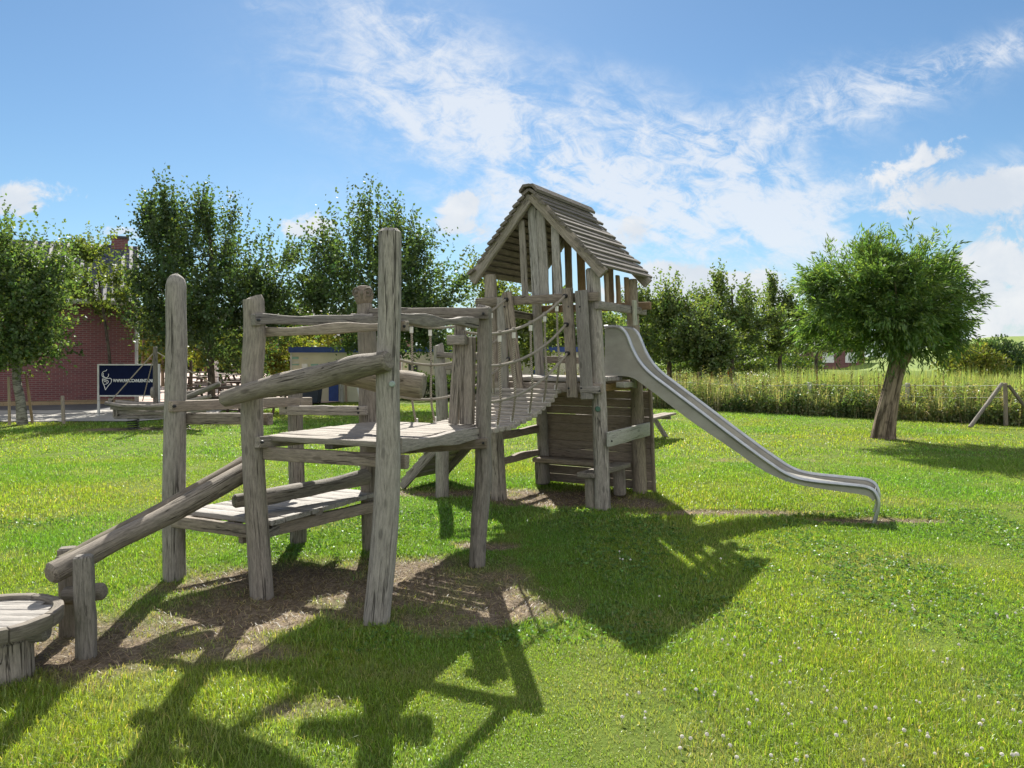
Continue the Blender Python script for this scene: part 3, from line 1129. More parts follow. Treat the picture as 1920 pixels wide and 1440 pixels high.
# platform
deck(T(UW + .02, -0.02, 1.352), T(UW + .02, VD, 1.352), T(-.02, -0.02, 1.352), T(-.02, VD, 1.352), 9, 0.04, label='tower plank platform')
rail(T(UW + .12, -0.10, 1.27), T(-0.10, -0.10, 1.27), 0.05, 0.10)
rail(T(UW + .1, VD + .09, 1.27), T(-0.1, VD + .09, 1.27), 0.05, 0.10)
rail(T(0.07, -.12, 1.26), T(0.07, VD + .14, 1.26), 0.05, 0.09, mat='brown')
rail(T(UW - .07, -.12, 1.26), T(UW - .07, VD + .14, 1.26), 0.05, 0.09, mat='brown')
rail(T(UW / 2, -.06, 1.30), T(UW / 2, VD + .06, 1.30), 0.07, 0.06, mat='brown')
rail(T(0.13, -0.145, 1.255), T(-0.085, -0.145, 1.255), 0.05, 0.075, name='block')
# waist rails under the roof
rail(T(UW + .14, -0.09, 2.205), T(-0.10, -0.09, 2.215), 0.05, 0.095, 0.008)
rail(T(UW + .09, -0.14, 2.14), T(UW + .09, VD + .13, 2.09), 0.05, 0.085, 0.01)
rail(T(-0.07, -0.1, 2.13), T(-0.07, VD + .22, 2.13), 0.05, 0.085)
rail(T(UW + .1, VD + .08, 2.19), T(-0.2, VD + .08, 2.19), 0.05, 0.09, mat='brown')
rail(T(UW + .08, VD + .085, 1.56), T(0.25, VD + .085, 1.54), 0.045, 0.085)
# front boards beside the bridge
rail(T(1.05, -0.15, 1.24), T(1.03, -0.15, 2.24), 0.115, 0.035, 0.012, 'plank', 'upright_board', up=d_, n=12)
rail(T(0.835, -0.19, 1.22), T(0.965, -0.15, 2.30), 0.115, 0.04, 0.01, 'rail', 'upright_board', 'leaning upright board holding the rope ends', up=d_, n=12)
rail(T(0.215, -0.17, 1.17), T(0.225, -0.15, 2.31), 0.11, 0.05, 0.01, 'rail', 'upright_board', up=d_, n=12)
rail(T(0.055, -0.15, 1.155), T(0.075, -0.15, 2.28), 0.135, 0.032, 0.012, 'plank', 'upright_board', up=d_, n=12)
bolts(PS, [(1066, 728, 7.99), (1066, 575, 7.99), (1090, 728, 7.86), (1087, 575, 7.86), (1124, 733, 7.86), (946, 575, 8.36), (1116, 497, 8.05), (902, 507, 8.62)])
# roof
UM = 0.635
ZE, ZP = 2.50, 3.375
HS = 0.785
V0, V1 = -0.15, 1.36
roof_b = MB()
sl_len = math.hypot(HS, ZP - ZE)
NS = 14
for side in (-1, 1):
    for k in range(NS):
        t = (k + 0.5) / NS
        u = UM + side * HS * (1 - t)
        z = ZE + (ZP - ZE) * t
        nrmv = (g_ * (-side) * (ZP - ZE) + Z * HS).normalized()
        sl = (g_ * side * HS + Z * (ZP - ZE)).normalized()
        upv = (nrmv + sl * 0.27).normalized()
        j0, j1 = random.uniform(-.03, .03), random.uniform(-.05, .05)
        c0 = T(u, V0 + j0, z) + nrmv * 0.022
        c1 = T(u, V1 + j1, z) + nrmv * (0.022 + random.uniform(-.008, .008)) + V((0, 0, random.uniform(-.006, .006)))
        w = sl_len / NS * 1.14
        th = 0.030
        n = 7
        pts = cat([c0, c1], n)
        ph = random.uniform(0, 99)
        secs = []
        for i in range(n):
            ws = w / 2 * (1 + 0.03 * mnoise.noise(V((ph, i * .7, 0))))
            sec = [(-ws, -th * .4), (-ws, th * .3), (-ws + .006, th * .5), (-ws * .4, th * .56), (ws * .4, th * .56), (ws - .006, th * .5), (ws, th * .3), (ws, -th * .4), (ws - .006, -th * .5), (-ws + .006, -th * .5)]
            secs.append(sec)
        roof_b.loft(pts, secs, upv)
ridge = cat([T(UM + .05, V0 - .03, ZP + .045), T(UM + .05, V1 + .02, ZP + .045)], 6)
roof_b.loft(ridge, [[(-.075, -.04), (-.07, -.01), (0, .022), (.07, -.01), (.075, -.04), (0, -.012)]] * 6, (Z + g_ * -.5).normalized())
ridge = cat([T(UM - .05, V0 - .02, ZP + .045), T(UM - .05, V1 + .0, ZP + .045)], 6)
roof_b.loft(ridge, [[(-.075, -.04), (-.07, -.01), (0, .022), (.07, -.01), (.075, -.04), (0, -.012)]] * 6, (Z + g_ * .5).normalized())
tower_roof = roof_b.build('tower_roof', 'roofw', PS)
for v in (-0.10, VD + .10):
    for side in (-1, 1):
        rail(T(UM + side * (HS + .02), v, ZE - 0.055), T(UM + side * 0.005, v, ZP - 0.045), 0.055, 0.115, 0.008, 'rail', 'rafter', parent=tower_roof, n=10)
# gable boards, front and back
for (u, w) in ((0.80, 0.075), (0.665, 0.10), (0.56, 0.105), (0.395, 0.095)):
    zt = ZP - abs(u - UM) / HS * (ZP - ZE) - 0.11
    rail(T(u - .01, -0.045, 2.165), T(u, -0.045, zt), w, 0.03, 0.012, 'plank', 'gable_board', up=d_, n=10)
for (u, w) in ((1.02, 0.08), (0.83, 0.09), (0.66, 0.10), (0.47, 0.095), (0.29, 0.09)):
    zt = ZP - abs(u - UM) / HS * (ZP - ZE) - 0.11
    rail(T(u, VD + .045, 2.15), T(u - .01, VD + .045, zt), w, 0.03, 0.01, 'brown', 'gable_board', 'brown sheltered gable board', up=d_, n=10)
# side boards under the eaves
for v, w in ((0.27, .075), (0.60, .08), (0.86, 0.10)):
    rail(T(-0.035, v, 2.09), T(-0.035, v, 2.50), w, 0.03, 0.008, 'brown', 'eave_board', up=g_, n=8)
rail(T(-0.115, 0.87, 1.95), T(-0.115, 0.86, 2.235), 0.085, 0.03, 0.004, 'palew', 'eave_board', 'short pale upright board above the slide', up=g_, n=6)
# back wall under the platform
b = MB()
zs = [0.03, 0.13, 0.24, 0.345, 0.455, 0.56, 0.67, 0.775, 0.885, 0.99, 1.09, 1.19]
for i in range(len(zs) - 1):
    zc = (zs[i] + zs[i + 1]) / 2
    hh = zs[i + 1] - zs[i] - (0.007 if i in (1, 8) else 0.0015)
    b.beam(T(UW + .05, VD + .095, zc), T(-0.125 + random.uniform(-.005, .005), VD + .095, zc), 0.03, hh, 6, 0, 0.004, wob=0.004)
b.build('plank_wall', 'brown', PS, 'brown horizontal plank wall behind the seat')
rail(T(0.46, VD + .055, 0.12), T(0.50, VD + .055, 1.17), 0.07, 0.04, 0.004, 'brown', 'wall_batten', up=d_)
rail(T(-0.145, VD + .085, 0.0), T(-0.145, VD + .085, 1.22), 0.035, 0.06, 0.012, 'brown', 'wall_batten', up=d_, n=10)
# rungs on the left side
rail(T(UW + .06, -.05, 0.68), T(UW + .04, VD + .05, 0.70), 0.055, 0.09, 0.02)
rail(T(UW + .06, -.05, 0.38), T(UW + .04, VD + .05, 0.41), 0.055, 0.08, 0.02)
# pale hand board on the right side
b = MB()
b.beam(T(-0.13, -0.09, 0.745), T(-0.13, VD + .03, 0.755), 0.035, 0.155, 9, 0.006, 0.016, wob=0.006)
b.build('side_board', 'palew', PS, 'pale grey board across the side opening')
bolts(PS, [(1147, 827, 7.93), (1193, 812, 8.72)])
# two benches in the shelter
bn = MB()
bn.beam(T(UW + .02, VD - .15, 0.335), T(0.30, VD - .15, 0.335), 0.22, 0.055, 7, 0.006, 0.014)
bench = bn.build('bench', 'rail', PS, 'plank bench along the back wall')
for u in (UW - .05, 0.45):
    b = MB()
    b.log([T(u, VD - .15, 0.03), T(u, VD - .15, 0.308)], [0.085, 0.085], 14, 5, 0.04)
    b.build('bench_leg', 'post', bench)
bn = MB()
bn.beam(T(0.14, -0.10, 0.355), T(0.12, VD - .2, 0.355), 0.2, 0.055, 7, 0.006, 0.014)
bench = bn.build('bench', 'darklog', PS, 'greenish plank bench beside the slide post')
for v in (0.03, VD - .3):
    b = MB()
    b.log([T(0.13, v, 0.01 if v > .5 else -0.05), T(0.13, v, 0.328)], [0.072, 0.070], 14, 5, 0.04)
    b.build('bench_leg', 'post', bench)

# ------------------------------------------------------------ ramp on the left of the tower
rb0, rt0 = V((-1.33, 9.30, 0.02)), T(UW + .08, 0.12, 1.30)
rshift = d_ * 0.80
b = MB()
for k in range(15):
    t = (k + .5) / 15
    p = rb0.lerp(rt0, t) + V((0, 0, 0.075)) - d_ * 0.03
    b.beam(p + d_ * random.uniform(-.02, .02), p + rshift + d_ * (0.06 + random.uniform(-.02, .02)), 0.124, 0.028, 5, 0, 0.005, up=(Z - g_ * .8).normalized())
ramp = b.build('ramp', 'plank', PS, 'sloping slatted ramp on the far side of the tower')
for sft in (0.0, 1.0):
    rail(rb0 + rshift * sft, rt0 + rshift * sft, 0.05, 0.10, 0.004, 'rail', 'stringer', parent=ramp, up=Z)
rail(at(818, 665, 8.66), at(938, 672, 8.82), 0.05, 0.06)
rail(at(824, 688, 8.72), at(938, 690, 8.85), 0.045, 0.07)

# ------------------------------------------------------------ rope bridge
N0, N1 = V((-0.40, 5.99, 0)), V((0.575, 8.24, 0))
BW = 0.74


def bz(s):
    return 1.03 + 0.28 * s - 0.76 * 0.215 * s * (1 - s) * 4 * 1.1


def BR(s, side, dz=0.0):
    p = N0.lerp(N1, s) - g_ * (BW * side)
    return V((p.x, p.y, bz(s) + dz))


b = MB()
NP = 20
for k in range(NP):
    s = (k + 0.35) / NP
    b.beam(BR(s, -0.02 + random.uniform(-.02, .02)), BR(s, 1.02 + random.uniform(-.02, .02)), 0.088, 0.045, 5, 0, 0.010,
           up=(BR(min(s + .02, 1), 0) - BR(max(s - .02, 0), 0)).cross(g_).normalized() * -1 if False else Z, wob=0.003)
bridge = b.build('rope_bridge', 'plank', PS, 'sagging plank bridge between deck and tower')
for sd in (0.18, 0.82):
    b = MB()
    b.tube([BR(i / 20, sd, -0.03) for i in range(21)], 0.014, 8)
    b.build('support_cable', 'spring', bridge)
# anchor boards at the near end
bundle = MB()
ab = V((-0.385, 5.955, 0))
for off, w, top, ln in ((-0.045, 0.075, 1.86, 0.02), (0.015, 0.055, 1.80, -.01), (0.075, 0.075, 1.75, 0)):
    p = ab + g_ * off
    bundle.beam(V((p.x - ln - .01, p.y, 1.075)), V((p.x + ln, p.y, top)), w, 0.05, 9, 0.006, 0.008, up=d_)
anch = bundle.build('anchor_boards', 'post', PS, 'bundle of upright boards holding the bridge ropes')
rail(ab - d_ * .06 + g_ * -.09 + V((0, 0, 1.725)), ab - d_ * .06 + g_ * .075 + V((0, 0, 1.725)), 0.05, 0.075, name='block', parent=anch)


def rope_net(side, starts, ends, sags, svert, s_begin, s_end, nm):
    net = MB()
    P0 = V((ab.x, ab.y, 0)) if side == 0 else V((-1.06, 6.33, 0))
    P1q = T(0.235, -0.21, 0) if side == 0 else T(0.95, -0.20, 0)

    def rp(i, s):
        p = P0.lerp(P1q, s)
        return V((p.x, p.y, starts[i] + (ends[i] - starts[i]) * s - sags[i] * 4 * s * (1 - s))) + V((-.042 * ends[i] * s, 0, 0))
    for i in range(3):
        net.tube([rp(i, k / 30) for k in range(31)], 0.0125, 8)
    for s in svert:
        top = rp(0, s)
        bot = BR(min(max(s, .02), .98), 0.03 if side == 0 else 0.97, 0.03)
        mid = [rp(1, s), rp(2, s)]
        net.tube(cat([top, mid[0] * .75 + (top + bot) / 2 * .25, mid[1], bot], 14), 0.0105, 8)
        net.ball(top, 0.024, 8, 6)
        for q in mid:
            net.ball(q, 0.019, 8, 6)
    o = net.build('rope_net', 'rope', bridge, nm)
    for s in svert:
        sl = MB()
        top = rp(0, s)
        sl.tube([top + V((0, 0, -0.022)), top + V((0, 0, -0.075))], 0.017, 10)
        bot = BR(min(max(s, .02), .98), 0.03 if side == 0 else 0.97, 0.03)
        sl.build('rope_sleeve', 'sleeve', bridge)
        sl = MB()
        sl.tube([bot + V((0, 0, 0.0)), bot + V((0, 0, 0.05))], 0.016, 10)
        sl.build('rope_sleeve', 'sleeve', bridge)
    for i in range(3):
        bt = MB()
        e = rp(i, 1.0)
        bt.log([e + d_ * 0.03, e - d_ * 0.015], [0.024, 0.022], 10, 3, 0, bev=0.004)
        bt.build('rope_bolt', 'bolt', bridge)


rope_net(0, (1.79, 1.55, 1.26), (2.225, 1.93, 1.63), (0.145, 0.165, 0.175), (0.30, 0.43, 0.60, 0.755, 0.90), 0, 1, 'near side rope netting of the bridge')
rope_net(1, (1.95, 1.62, 1.31), (2.215, 1.88, 1.57), (0.20, 0.21, 0.21), (0.185, 0.32, 0.60, 0.85), 0, 1, 'far side rope netting of the bridge')

# ------------------------------------------------------------ slide
SD = V((0.90, -0.433, 0)).normalized()
SN = V((0.433, 0.90, 0)).normalized()
SE = V((3.47, 7.39, 0))
SW = 0.45


def s_tz(px, py):
    k = (px - 960) / F
    t = (SE.x - SE.y * k) / (SD.x - SD.y * k)
    p = SE - SD * t
    return t, H - (py - HZ) / F * p.y


TOPP = [s_tz(*q) for q in ((1134, 613), (1150, 612), (1162, 614), (1171, 621), (1178, 633), (1185, 651), (1195, 671), (1208, 689), (1225, 705), (1246, 721), (1275, 743),
                           (1320, 777), (1370, 815), (1420, 852), (1450, 873), (1470, 886), (1490, 895), (1510, 900), (1540, 904), (1580, 908), (1610, 911), (1627, 914), (1639, 921), (1645, 932))]
BOTP = [s_tz(*q) for q in ((1134, 705), (1150, 705), (1166, 705), (1178, 706.5), (1187, 709), (1197, 715), (1215, 728), (1232, 741), (1250, 755), (1270, 770), (1295, 789),
                           (1330, 813), (1380, 847), (1420, 875), (1440, 887), (1457, 895), (1475, 902), (1495, 908), (1530, 915), (1570, 921), (1600, 925), (1618, 928), (1630, 932), (1637, 940))]


def SP(tz, n):
    return SE - SD * tz[0] + SN * n + V((0, 0, tz[1]))


def resample(pl, n):
    return cat([V((t, z, 0)) for t, z in pl], n)


NR = 70
tp = [(p.x, p.y) for p in resample(TOPP, NR)]
bp_ = [(p.x, p.y) for p in resample(BOTP, NR)]
b = MB()


def sheet(b, A, Bv, thick):
    """solid sheet between two paths, thickness vector"""
    n = len(A)
    base = len(b.v)
    for i in range(n):
        for p in (A[i], Bv[i], Bv[i] + thick, A[i] + thick):
            b.v.append(p)
            b.g.append(p)
    for i in range(n - 1):
        for j in range(4):
            a0 = base + i * 4 + j
            a1 = base + i * 4 + (j + 1) % 4
            b.f.append((a0, a1, a1 + 4, a0 + 4))
    b.f.append((base + 3, base + 2, base + 1, base))
    e0 = base + (n - 1) * 4
    b.f.append((e0, e0 + 1, e0 + 2, e0 + 3))


# chute floor
fl = [(t, z + 0.035) for t, z in bp_]
sheet(b, [SP(q, 0.006) for q in fl], [SP(q, SW - 0.006) for q in fl], V((0, 0, -0.006)))
slide = b.build('slide', 'steel', PS, 'long matte stainless steel slide')
for nn_ in (0.0, SW - .004):
    b = MB()
    sheet(b, [SP(q, nn_) for q in tp], [SP(q, nn_) for q in bp_], SN * 0.004)
    b.build('side_wall', 'steel', slide)
LEGB = s_tz(1636, 985)
for nn_ in (-0.012, SW + .012):
    b = MB()
    path = [SP(q, nn_) for q in tp] + [SP(s_tz(1647, 942), nn_), SP(s_tz(1646, 955), nn_), SP((LEGB[0], -0.05), nn_)]
    b.tube(path, 0.021, 10)
    b.build('hand_rail', 'rail_steel', slide)
# seams where the sections join, and the end plate between the legs
b = MB()
i = 47
q0, q1 = tp[i], bp_[i]
sheet(b, [SP(q0, -0.004), SP(q1, -0.004)], [SP((q0[0] - .03, q0[1] - .018), -0.004), SP((q1[0] - .03, q1[1] - .018), -0.004)], SN * 0.003)
b.build('seam_plate', 'rail_steel', slide)
b = MB()
sheet(b, [SP(s_tz(1641, 925), 0.01), SP(s_tz(1641, 945), 0.01)], [SP(s_tz(1641, 925), SW - .01), SP(s_tz(1641, 945), SW - .01)], SD * 0.004)
b.build('end_plate', 'steel', slide)
rail(T(-0.06, 0.50, 1.29), T(-0.16, 0.50, 1.29), 0.3, 0.06, name='slide_bracket', mat='palew')
rail(T(-0.10, 0.80, 1.24), T(-0.10, 0.80, 1.37), 0.05, 0.05, name='slide_bracket', mat='palew', up=g_)

# =====================================================================  TURNTABLE (low round table)
tc_ = V((-2.635, 3.85, 0))
RT = empty('round_play_table', tc_, 'low round weathered wooden table with raised rim on a short stump', 'play table')
b = MB()
b.log([tc_ + V((0.10, -0.02, -0.05)), tc_ + V((0.09, -0.02, 0.20))], [0.145, 0.14], 18, 6, 0.04)
b.build('stump', 'post', RT)
b = MB()
b.log([tc_ + V((-0.30, -0.07, 0.215)), tc_ + V((0.0, -0.03, 0.215)), tc_ + V((0.305, 0.02, 0.215))], [0.05, 0.06, 0.05], 12, 9, 0.05)
b.build('support_log', 'darklog', RT)
b = MB()
r = 0.285
pts = [tc_ + V((r * math.cos(a), r * math.sin(a), 0.275)) for a in [i * 2 * math.pi / 28 for i in range(28)]]
for k in range(7):
    y = -r + (k + .5) * 2 * r / 7
    hl = math.sqrt(max(r * r - y * y, 0.01))
    b.beam(tc_ + V((-hl, y, 0.272)), tc_ + V((hl, y, 0.272)), 2 * r / 7 - .003, 0.04, 4, 0, 0.004)
b.build('table_top', 'plank', RT)
b = MB()
for k in range(9):
    a0 = k * 2 * math.pi / 9 + .006
    a1 = (k + 1) * 2 * math.pi / 9
    P = [tc_ + V((0.315 * math.cos(a0 + (a1 - a0) * i / 6), 0.315 * math.sin(a0 + (a1 - a0) * i / 6), 0.278)) for i in range(7)]
    b.beam(P, None, 0.05, 0.07, 7, 0.002, 0.006)
b.build('rim', 'darklog', RT)

# =====================================================================  TREES
def tree(name, label, base, trunk, crown, shoots, leafL, leafW, col, alt, pa, bark, up=0.6, slen=0.55, per=13, mat='leaf', seed=1, limbs=22, group=None, aspect=1.0, droop=0.0, twig=0.006, limb_r=0.3):
    g = np.random.default_rng(seed)
    random.seed(seed)
    t = empty(name, base, label, 'tree', group)
    tb = MB()
    tp_ = [base + V(p) for p, r in trunk]
    tb.log(tp_, [r for p, r in trunk], 14, 14, 0.06)
    cr = np.array([[*c_, *r_] for c_, r_ in crown], float)
    wts = (cr[:, 3] * cr[:, 4] * cr[:, 5]) ** 0.85
    wts /= wts.sum()
    k = g.choice(len(cr), shoots, p=wts)
    di = nrm(g.normal(size=(shoots, 3)))
    rad = (0.25 + 0.75 * g.random(shoots) ** 0.5)
    # clumps: pull shoots towards random sub-centres so the crown has dark gaps and light masses
    nc = max(8, shoots // 38)
    kc = g.choice(len(cr), nc, p=wts)
    cd = nrm(g.normal(size=(nc, 3))) * (0.35 + 0.6 * g.random(nc) ** 0.6)[:, None]
    cc = cr[kc, :3] + cd * cr[kc, 3:]
    own = g.integers(0, nc, shoots)
    sz = cr[kc, 3:].mean(1) * 0.27
    pc = cc[own] + nrm(g.normal(size=(shoots, 3))) * (sz[own] * g.random(shoots) ** 0.5)[:, None] * np.array([1, 1, 0.8])
    pe = cr[k, :3] + di * rad[:, None] * cr[k, 3:]
    usec = (g.random(shoots) < 0.74)[:, None]
    p = np.where(usec, pc, pe)
    ctr = np.where(usec, cr[kc[own], :3], cr[k, :3])
    out = nrm((p - ctr) / np.where(usec, cr[kc[own], 3:], cr[k, 3:]))
    dr = nrm(out * 0.8 + np.array([0, 0, up]) + g.normal(size=(shoots, 3)) * 0.35)
    p = p + np.array(base)
    # limbs
    for i in range(limbs):
        j = g.integers(0, shoots)
        e = V(p[j])
        f = (0.45 if aspect < 3 else 0.86) + (0.55 if aspect < 3 else 0.14) * g.random()
        s0 = cat(tp_, 20)[min(19, int(f * 19))]
        r0 = limb_r * trunk[-1][1] * (0.6 + 0.7 * g.random())
        m = s0.lerp(e, 0.5) + V((0, 0, 0.12 * (e - s0).length))
        tb.tube(cat([s0, m, e], 8), [r0, r0 * .7, r0 * 0.25], 6)
    tb.build('trunk', bark, t)
    hi = np.clip((p[:, 2] - np.percentile(p[:, 2], 70)) / 1.2, 0, 1)[:, None]
    dr = nrm(dr * (1 - .6 * hi) + np.array([0, 0, 1.0]) * hi * (1 if aspect < 3 else .55))
    L = slen * (0.5 + g.random(shoots)) * (1 + (.55 if aspect < 3 else .45) * hi[:, 0])
    n = shoots * per
    tt = np.tile(np.linspace(0.05, 1, per), shoots)
    P = np.repeat(p, per, 0)
    D = np.repeat(dr, per, 0)
    LL = np.repeat(L, per)
    P = P + D * (LL * tt)[:, None] + np.array([0, 0, -1.0])[None] * (droop * LL * tt ** 2)[:, None]
    D2 = nrm(D + np.array([0, 0, -1.0])[None] * (2 * droop * tt)[:, None])
    ld = nrm(D2 * (0.55 if aspect < 3 else 0.9) + nrm(g.normal(size=(n, 3))) * (0.95 if aspect < 3 else 0.55) + np.array([0, 0, -0.15 - droop * 0.4]))
    P = P + g.normal(size=(n, 3)) * leafL * 0.25
    lv = leaf_arrays(P, ld, leafL * (0.6 + 0.7 * g.random(n)), leafW * (0.7 + 0.5 * g.random(n)), g)
    cshoot = np.repeat(vary(col, shoots, g, 0.16), per, 0)
    c_ = cshoot * (1 + g.normal(size=(n, 1)) * 0.15)
    kk = g.random(n) < pa
    c_[kk] = np.array(alt) * (1 + g.normal(size=(kk.sum(), 1)) * 0.2)
    c_ = c_.clip(0.004, 0.8)
    o = quads_mesh('crown', lv, quad_idx(n), np.repeat(c_, 4, 0), M[mat], t, base)
    return t


GREEN, DARK, YEL = (0.09, 0.14, 0.05), (0.078, 0.118, 0.053), (0.20, 0.225, 0.06)
# left poplar with stakes
bs = gr(43, 796)
tree('young_poplar', 'pale trunked young tree between two stakes at the left edge', bs,
     [((0, 0, -0.1), 0.125), ((-.07, 0, 0.6), 0.10), ((-0.15, 0, 1.2), 0.088), ((-.1, 0, 2.6), 0.08), ((0, 0, 4.2), 0.03)],
     [((-0.15, 0, 2.6), (1.05, 1.1, 1.2)), ((0.15, 0, 3.4), (0.85, 1.0, 1.05)), ((-0.8, 0, 3.25), (1.0, 1.1, 1.3)), ((-.3, 0, 1.8), (1.1, 1.0, 0.45)), ((0.35, 0, 2.2), (0.5, 0.7, 0.6))],
     2100, 0.085, 0.07, (0.105, 0.155, 0.06), YEL, 0.07, 'bark_pale', seed=3, slen=0.5)
bt = gr(330, 764)
bt = V(((396 - 960) / F * 24, 24, 0))
tree('poplar_tree', 'tall dark green broad tree behind the left posts', bt,
     [((0.0, 0, -0.1), 0.13), ((0, 0, 1.0), 0.11), ((-.1, 0, 3), 0.09), ((0, 0, 5), 0.06), ((-.4, 0, 6.5), 0.02)],
     [((-0.2, 0, 3.0), (2.3, 2.0, 1.6)), ((-0.7, 0, 4.4), (1.6, 1.6, 1.4)), ((-0.9, 0, 5.35), (0.85, 0.9, 1.0)), ((1.6, 0, 4.0), (1.2, 1.3, 1.3)), ((2.0, 0, 3.0), (0.9, 1.2, 1.0)), ((0.4, 0, 4.8), (0.8, 1.0, 0.9)), ((1.0, 0, 2.7), (1.6, 1.5, 1.3)), ((-1.55, 0, 3.0), (0.95, 1.1, 1.0)), ((-1.7, 0, 5.0), (0.8, 0.8, 1.1))],
     3300, 0.105, 0.085, DARK, (0.11, 0.13, 0.03), 0.06, 'bark_dark', seed=5, slen=0.6, limbs=40)
by = V(((188 - 960) / F * 24.5, 24.5, 0))
tree('young_birch', 'slender yellow green young tree in front of the brick house', by,
     [((0.35, 0, -0.1), 0.06), ((0.3, 0, 1.5), 0.05), ((0.1, 0, 3), 0.04), ((-0.1, 0, 4.4), 0.015)],
     [((0.2, 0, 3.6), (0.95, 0.8, 0.6)), ((-.1, 0, 4.7), (0.45, 0.5, 0.7)), ((-.5, 0, 4.0), (0.5, .5, .5))],
     480, 0.10, 0.08, (0.13, 0.17, 0.05), YEL, 0.25, 'bark_dark', seed=9, slen=0.5, limbs=12)
b3 = V(((712 - 960) / F * 23.5, 23.5, 0))
tree('alder_tree', 'tall dark green tree behind the owl post and tallest post', b3,
     [((0, 0, -0.1), 0.13), ((0, 0, 1.5), 0.11), ((.1, 0, 3.5), 0.08), ((0, 0, 6), 0.03)],
     [((-0.2, 0, 3.7), (2.0, 2.0, 1.9)), ((-0.2, 0, 4.9), (1.3, 1.4, 1.25)), ((1.6, 0, 3.9), (1.1, 1.2, 1.3)), ((-1.3, 0, 2.9), (0.8, 1.0, 1.1)), ((0.6, 0, 2.4), (1.6, 1.3, 0.9)), ((1.45, 0, 1.95), (1.15, 1.0, 0.5))],
     2500, 0.105, 0.085, DARK, (0.13, 0.16, 0.05), 0.07, 'bark_dark', seed=6, slen=0.6, limbs=40)
b4 = V(((945 - 960) / F * 27, 27, 0))
tree('alder_tree', 'lighter bushy tree showing through the tower between its posts', b4,
     [((0, 0, -0.1), 0.10), ((0, 0, 1.5), 0.08), ((0, 0, 3.6), 0.03)],
     [((-0.2, 0, 2.5), (1.7, 1.4, 1.5)), ((-0.8, 0, 3.6), (0.9, 0.9, 0.9)), ((1.0, 0, 2.3), (1.2, 1.2, 1.1))],
     1300, 0.11, 0.09, (0.12, 0.15, 0.04), YEL, 0.2, 'bark_dark', seed=13, slen=0.55)
# sunlit small trees on the terrace
for i, (px, Y, hh, sd, nm) in enumerate(((520, 38, 3.3, 21, 'small yellow green tree standing left of the cream cabin'), (385, 44, 3.4, 22, 'small yellow green terrace tree behind the spring boat mast'), (455, 56, 3.8, 23, 'small sunlit terrace tree behind the second post'), (640, 42, 4.2, 24, 'sunlit tree rising behind the blue cabin roof'), (268, 36, 4.6, 25, 'yellow green tree showing past the right corner of the brick house'), (305, 40, 4.4, 26, 'yellow green tree right behind the tall first post'), (575, 46, 4.6, 27, 'sunlit terrace tree left above the cabin corner'))):
    bb = V(((px - 960) / F * Y, Y, 0))
    tree('terrace_tree', nm, bb, [((0, 0, -.1), .09), ((0, 0, 1.2), .08), ((0.05, 0, hh * .8), .02)],
         [((0, 0, hh * .62), (1.5, 1.3, hh * .33)), ((.6, 0, hh * .5), (1.1, 1, hh * .22))], 520, 0.16, 0.13, (0.14, 0.165, 0.03), (0.24, 0.22, 0.05), 0.3, 'stake', seed=sd, slen=.5, limbs=8)
# trees beyond the reeds
for i, (px, Y, py, w, sd, nm) in enumerate(((1255, 38, 508, 1.9, 31, 'leafy tree right behind the slide top'), (1372, 40, 508, 2.3, 32, 'middle tree of the row beyond the reeds with a short trunk'), (1462, 43, 535, 2.0, 33, 'dark tree beyond the reeds left of the willow'),
                                            (1318, 36, 590, 1.3, 34, 'smaller light green tree between two taller ones beyond the reeds'), (1195, 44, 560, 1.8, 36, 'tree half hidden behind the tower corner post'), (1530, 60, 560, 2.6, 35, 'distant tree seen between row and willow'), (1090, 34, 560, 2.2, 37, 'tree seen through the tower opening beside the slide'))):
    bb = V(((px - 960) / F * Y, Y, 0))
    hh = H + (HZ - py) / F * Y
    tree('row_tree', nm, bb, [((0, 0, -.1), .14), ((0, 0, 1.2), .12), ((.05, 0, hh * .6), .07), ((0, 0, hh * .85), .03)],
         [((0, 0, hh * .50), (w, w * .9, hh * .23)), ((-.2 * w, 0, hh * .68), (w * .72, w * .7, hh * .18)), ((w * .45, 0, hh * .58), (w * .55, w * .6, hh * .17)), ((-w * .5, 0, hh * .52), (w * .55, w * .6, hh * .2)), ((0, 0, hh * .83), (w * .36, w * .4, hh * .12))],
         1050, 0.15, 0.115, (0.12, 0.165, 0.062), (0.2, 0.22, 0.07), 0.12, 'bark_dark', seed=sd, slen=.6, limbs=16, group='trees in the row beyond the reeds')
# pollard willow
bw = gr(1655, 822)
tree('pollard_willow', 'round headed pollard willow with thick leaning trunk on the lawn', bw,
     [((0, 0, -0.12), 0.26), ((0.02, 0, 0.15), 0.22), ((0.10, 0, 0.6), 0.178), ((0.2, 0, 1.05), 0.158), ((0.29, 0, 1.40), 0.165), ((0.34, 0, 1.62), 0.22), ((0.36, 0, 1.80), 0.14)],
     [((0.15, 0, 2.6), (1.4, 1.3, 0.92)), ((0.5, 0, 3.1), (0.8, 0.9, 0.72)), ((-0.6, 0, 2.95), (0.85, 0.9, 0.68)), ((1.0, 0, 2.55), (0.65, 0.9, 0.6)), ((-0.9, 0, 2.45), (0.6, 0.8, 0.55)), ((0.15, 0, 2.05), (1.15, 1.0, 0.42))],
     2900, 0.125, 0.029, (0.105, 0.17, 0.055), (0.20, 0.26, 0.075), 0.14, 'bark_willow', up=0.35, slen=0.36, per=20, mat='willow', seed=41, limbs=46, aspect=5, droop=0.2, limb_r=.2)

